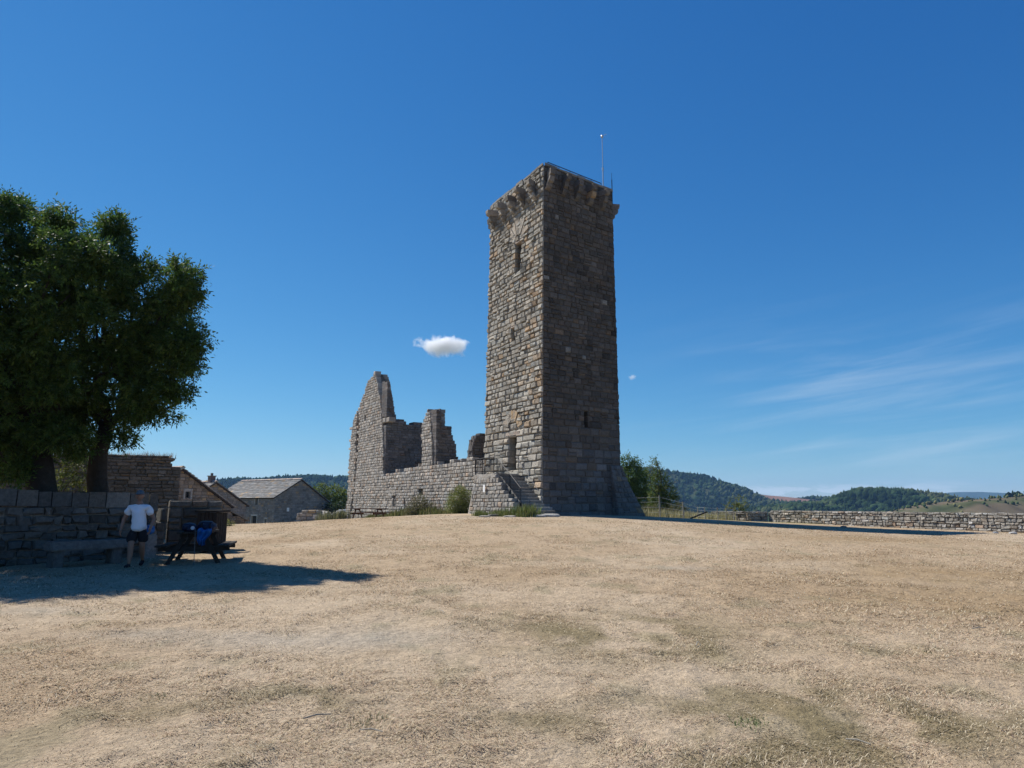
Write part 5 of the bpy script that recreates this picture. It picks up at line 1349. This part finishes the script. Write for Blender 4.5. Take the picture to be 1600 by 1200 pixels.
def person():
    f0 = P(203, 888, 17.3); gx, gy = f0[0], f0[1]; g = gz(gx, gy)
    root = empty("person", (gx, gy, g), "person in white t-shirt, black shorts and cap walking past the stone bench", "person")
    Mx = rotz(radians(14), gx + .10, gy, g)     # faces -y (towards the viewer); x is screen right
    B = {}
    # joints, metres; the person's right side is at -x on screen
    B['pelvis'] = ((.03, 0, .93), (.15, .11)); B['waist'] = ((.02, 0, 1.08), (.14, .10)); B['chest'] = ((.01, .0, 1.28), (.165, .11)); B['neckb'] = ((.0, .01, 1.44), (.09, .075)); B['neck'] = ((.0, -.01, 1.51), .055); B['headb'] = ((.0, -.02, 1.58), .06)
    for s, n in ((-1, 'r'), (1, 'l')):
        B['sh' + n] = ((s * .165, .01, 1.40), .065); 
    B['elr'] = ((-.325, .05, 1.11), .050); B['wrr'] = ((-.335, -.09, .88), .034)
    B['ell'] = ((.335, .07, 1.12), .050); B['wrl'] = ((.31, -.12, .91), .034)
    B['hipr'] = ((-.07, .0, .90), .095); B['hipl'] = ((.12, 0, .90), .095)
    B['knr'] = ((-.075, -.17, .50), .070); B['anr'] = ((-.08, -.20, .10), .038); B['calr'] = ((-.075, -.155, .35), .068); B['toer'] = ((-.10, -.40, .035), .032); B['heelr'] = ((-.078, -.17, .05), .038)
    B['knl'] = ((.13, -.02, .49), .070); B['call'] = ((.115, .10, .36), .068); B['anl'] = ((.10, .26, .16), .038); B['toel'] = ((.10, .12, .035), .032); B['heell'] = ((.10, .31, .11), .038)
    E_ = [('pelvis', 'waist'), ('waist', 'chest'), ('chest', 'neckb'), ('neckb', 'neck'), ('neck', 'headb'), ('neckb', 'shr'), ('neckb', 'shl'), ('shr', 'elr'), ('elr', 'wrr'), ('shl', 'ell'), ('ell', 'wrl'),
          ('pelvis', 'hipr'), ('pelvis', 'hipl'), ('hipr', 'knr'), ('knr', 'calr'), ('calr', 'anr'), ('anr', 'heelr'), ('heelr', 'toer'), ('hipl', 'knl'), ('knl', 'call'), ('call', 'anl'), ('anl', 'heell'), ('heell', 'toel')]
    # hands: palm and five bent fingers each
    for n, s in (('r', -1), ('l', 1)):
        w = np.array(B['wr' + n][0]); e = np.array(B['el' + n][0]); d = (w - e) / np.linalg.norm(w - e); d = d * .6 + np.array([0, 0, -.4]); d /= np.linalg.norm(d)
        ac = np.cross(d, [s, 0, 0]); ac /= np.linalg.norm(ac); inn = np.cross(ac, d); inn = inn * (-s if inn[0] * s > 0 else 1) ; inn /= np.linalg.norm(inn)
        if inn[0] * s > 0: inn = -inn
        B['palm' + n] = (tuple(w + d * .055), (.030, .016)); E_.append(('wr' + n, 'palm' + n))
        B['kn_' + n] = (tuple(w + d * .095), (.034, .014)); E_.append(('palm' + n, 'kn_' + n))
        for k, (off, ln) in enumerate(((-.030, .066), (-.010, .078), (.011, .074), (.031, .058))):
            a = w + d * .105 + ac * off; b = a + d * ln * .5 + inn * .012; c = b + d * ln * .32 + inn * .026
            for q, pt, r in (('a', a, .0095), ('b', b, .0085), ('c', c, .007)): B['f%s%d%s' % (n, k, q)] = (tuple(pt), r)
            E_ += [('kn_' + n, 'f%s%da' % (n, k)), ('f%s%da' % (n, k), 'f%s%db' % (n, k)), ('f%s%db' % (n, k), 'f%s%dc' % (n, k))]
        fwd = ac if ac[1] < 0 else -ac
        a = w + d * .035 + fwd * .035 + inn * .01; b = a + d * .035 + fwd * .02 + inn * .012
        B['t%sa' % n] = (tuple(a), .011); B['t%sb' % n] = (tuple(b), .009); E_ += [('palm' + n, 't%sa' % n), ('t%sa' % n, 't%sb' % n)]
    vs, fs = skinmesh("body", B, E_)
    # head with brow, nose, mouth, chin and ears
    bm = bmesh.new(); bmesh.ops.create_uvsphere(bm, u_segments=40, v_segments=30, radius=1); hv = []
    for v in bm.verts:
        x, y, z = v.co; X = x * .084; Y = y * .102; Z = z * .122
        jaw = max(0, -z); X *= 1 - .28 * jaw ** 1.5; Y *= 1 - .10 * jaw
        if y < -.3:
            f_ = (-y - .3) / .7
            Y -= .024 * math.exp(-((x / .17) ** 2) - ((z + .12) / .22) ** 2) * f_ * 1.3            # nose
            Y -= .008 * math.exp(-((z - .22) / .12) ** 2) * f_                                       # brow
            Y += .010 * math.exp(-(((abs(x) - .38) / .18) ** 2) - ((z - .04) / .12) ** 2) * f_        # eye sockets
            Y -= .007 * math.exp(-((x / .35) ** 2) - ((z + .47) / .07) ** 2) * f_                    # lips
            Y += .006 * math.exp(-((x / .35) ** 2) - ((z + .36) / .05) ** 2) * f_
            Y -= .010 * math.exp(-((x / .3) ** 2) - ((z + .8) / .15) ** 2) * f_                      # chin
        if abs(x) > .85 and abs(z + .05) < .28 and abs(y) < .35: X += math.copysign(.014, x)            # ears
        hv.append((X, Y - .035, Z + 1.665))
    b0 = len(vs); vs = vs + hv; fs = fs + [tuple(b0 + q.index for q in f.verts) for f in bm.faces]; bm.free()
    m = MB(); m.add([Mx(v) for v in vs], fs); m.build("body", M_SKIN, root, smooth=True)
    # clothes
    T = {'hem0': ((.035, 0, .80), (.25, .18)), 'hem': ((.03, 0, .93), (.245, .175)), 'waist': ((.02, 0, 1.08), (.235, .165)), 'chest': ((.01, .0, 1.27), (.245, .165)), 'nk': ((.0, .005, 1.43), (.14, .10)), 'col': ((0, .0, 1.475), (.072, .068)), 'shr': ((-.185, .01, 1.385), .098), 'slr': ((-.275, .025, 1.20), .088), 'shl': ((.185, .01, 1.385), .098), 'sll': ((.28, .035, 1.20), .088)}
    v2, f2 = skinmesh("t_shirt", T, [('hem0', 'hem'), ('hem', 'waist'), ('waist', 'chest'), ('chest', 'nk'), ('nk', 'col'), ('nk', 'shr'), ('shr', 'slr'), ('nk', 'shl'), ('shl', 'sll')])
    v2 = [(x + .006 * sin(z * 40 + x * 12), y + .012 * sin(x * 38 + z * 9) * (z < 1.25), z) for x, y, z in v2]
    m = MB(); v2 = [(x, y + .011 * sin(z * 45 + x * 22 + 3 * sin(x * 15)), z) for x, y, z in v2]; m.add([Mx(v) for v in v2], f2); m.build("t_shirt", M_TSHIRT, root, smooth=True)
    S_ = {'w': ((.03, 0, .95), (.165, .125)), 'hr': ((-.085, -.01, .86), .15), 'kr': ((-.09, -.13, .55), .12), 'hl': ((.14, 0, .86), .15), 'kl': ((.145, -.02, .55), .12), 'c': ((.03, 0, .90), (.16, .12))}
    v3, f3 = skinmesh("shorts", S_, [('w', 'c'), ('c', 'hr'), ('hr', 'kr'), ('c', 'hl'), ('hl', 'kl')])
    m = MB(); m.add([Mx(v) for v in v3], f3); m.build("shorts", M_SHORTS, root, smooth=True)
    # cap: dome and visor
    m = MB(); vs = []; nu = 24; nv_ = 8
    for j in range(nv_ + 1):
        t = j / nv_ * pi / 2
        for i in range(nu):
            a = 2 * pi * i / nu; vs.append((.094 * cos(a) * cos(t), .113 * sin(a) * cos(t) - .033, 1.70 + .105 * sin(t)))
    fs = [(j * nu + i, j * nu + (i + 1) % nu, (j + 1) * nu + (i + 1) % nu, (j + 1) * nu + i) for j in range(nv_) for i in range(nu)]
    m.add([Mx(v) for v in vs], fs)
    vz = []; 
    for zz in (0, .006):
        for i in range(13):
            a = pi + pi * i / 12; vz.append((.092 * cos(a), .110 * sin(a) - .033, 1.703 + zz))
        for i in range(13):
            a = pi + pi * i / 12; vz.append((.090 * cos(a), .110 * sin(a) - .033 - .075 * sin(pi * i / 12), 1.703 + zz - .018 * sin(pi * i / 12)))
    fz = []
    for k in (0, 26): fz += [(k + i, k + i + 1, k + 13 + i + 1, k + 13 + i) for i in range(12)]
    fz += [(13 + i, 13 + i + 1, 39 + i + 1, 39 + i) for i in range(12)]
    m.add([Mx(v) for v in vz], fz); m.build("cap", M_CAP, root, smooth=True)
    h = MB(); vs = []; nu = 24
    for j in range(5):
        for i in range(nu):
            a = pi * (-.08) + pi * 1.16 * i / (nu - 1); r = 1.03 - .05 * j / 4; vs.append((.088 * cos(a) * r, .107 * sin(a) * r - .033, 1.705 - .085 * j / 4))
    h.add([Mx(v) for v in vs], [(j * nu + i, j * nu + i + 1, (j + 1) * nu + i + 1, (j + 1) * nu + i) for j in range(4) for i in range(nu - 1)]); h.build("hair", M_HAIR, root, smooth=True)
    for n, (hx, tx) in (('r', (B['heelr'][0], B['toer'][0])), ('l', (B['heell'][0], B['toel'][0]))):
        hx = np.array(hx); tx = np.array(tx); sv, sf = skinmesh("shoe", {'a': (tuple(hx + [0, .015, .0]), .050), 'b': (tuple((hx + tx) / 2), (.048, .042)), 'c': (tuple(tx + [0, -.01, 0]), (.045, .032))}, [('a', 'b'), ('b', 'c')])
        m = MB(); m.add([Mx(v) for v in sv], sf); m.build("shoe", M_SHORTS, root, smooth=True)
person()

# twigs lying in the foreground lawn
for k, (x, y, a, l, w_) in enumerate(((495, 1118, .5, .10, "left of the bottom centre of the lawn"), (580, 1138, -.3, .09, "right beside the leftmost twig near the bottom of the lawn"), (1090, 1005, 1.2, .12, "in the olive grass patch right of the middle"), (1530, 985, .2, .10, "far right on the lawn, nearest the picture's right edge"), (690, 960, 2.0, .12, "in the middle of the lawn, farthest of the twigs"), (1340, 1150, -.8, .08, "near the bottom edge at right, nearest of the twigs"))):
    r = ray(x, y); t = -1.55 / r[2]; X, Y = r[0] * t, r[1] * t; m = MB(); z = gz(X, Y) + .03
    m.tube([(X - cos(a) * l, Y - sin(a) * l, z), (X, Y + .01, z + .012), (X + cos(a) * l, Y + sin(a) * l, z + .004)], [.005, .006, .004], 6)
    tag(m.build("twig", M_WOODG), "pale dry twig " + w_, "twig", "dry twigs lying in the lawn")
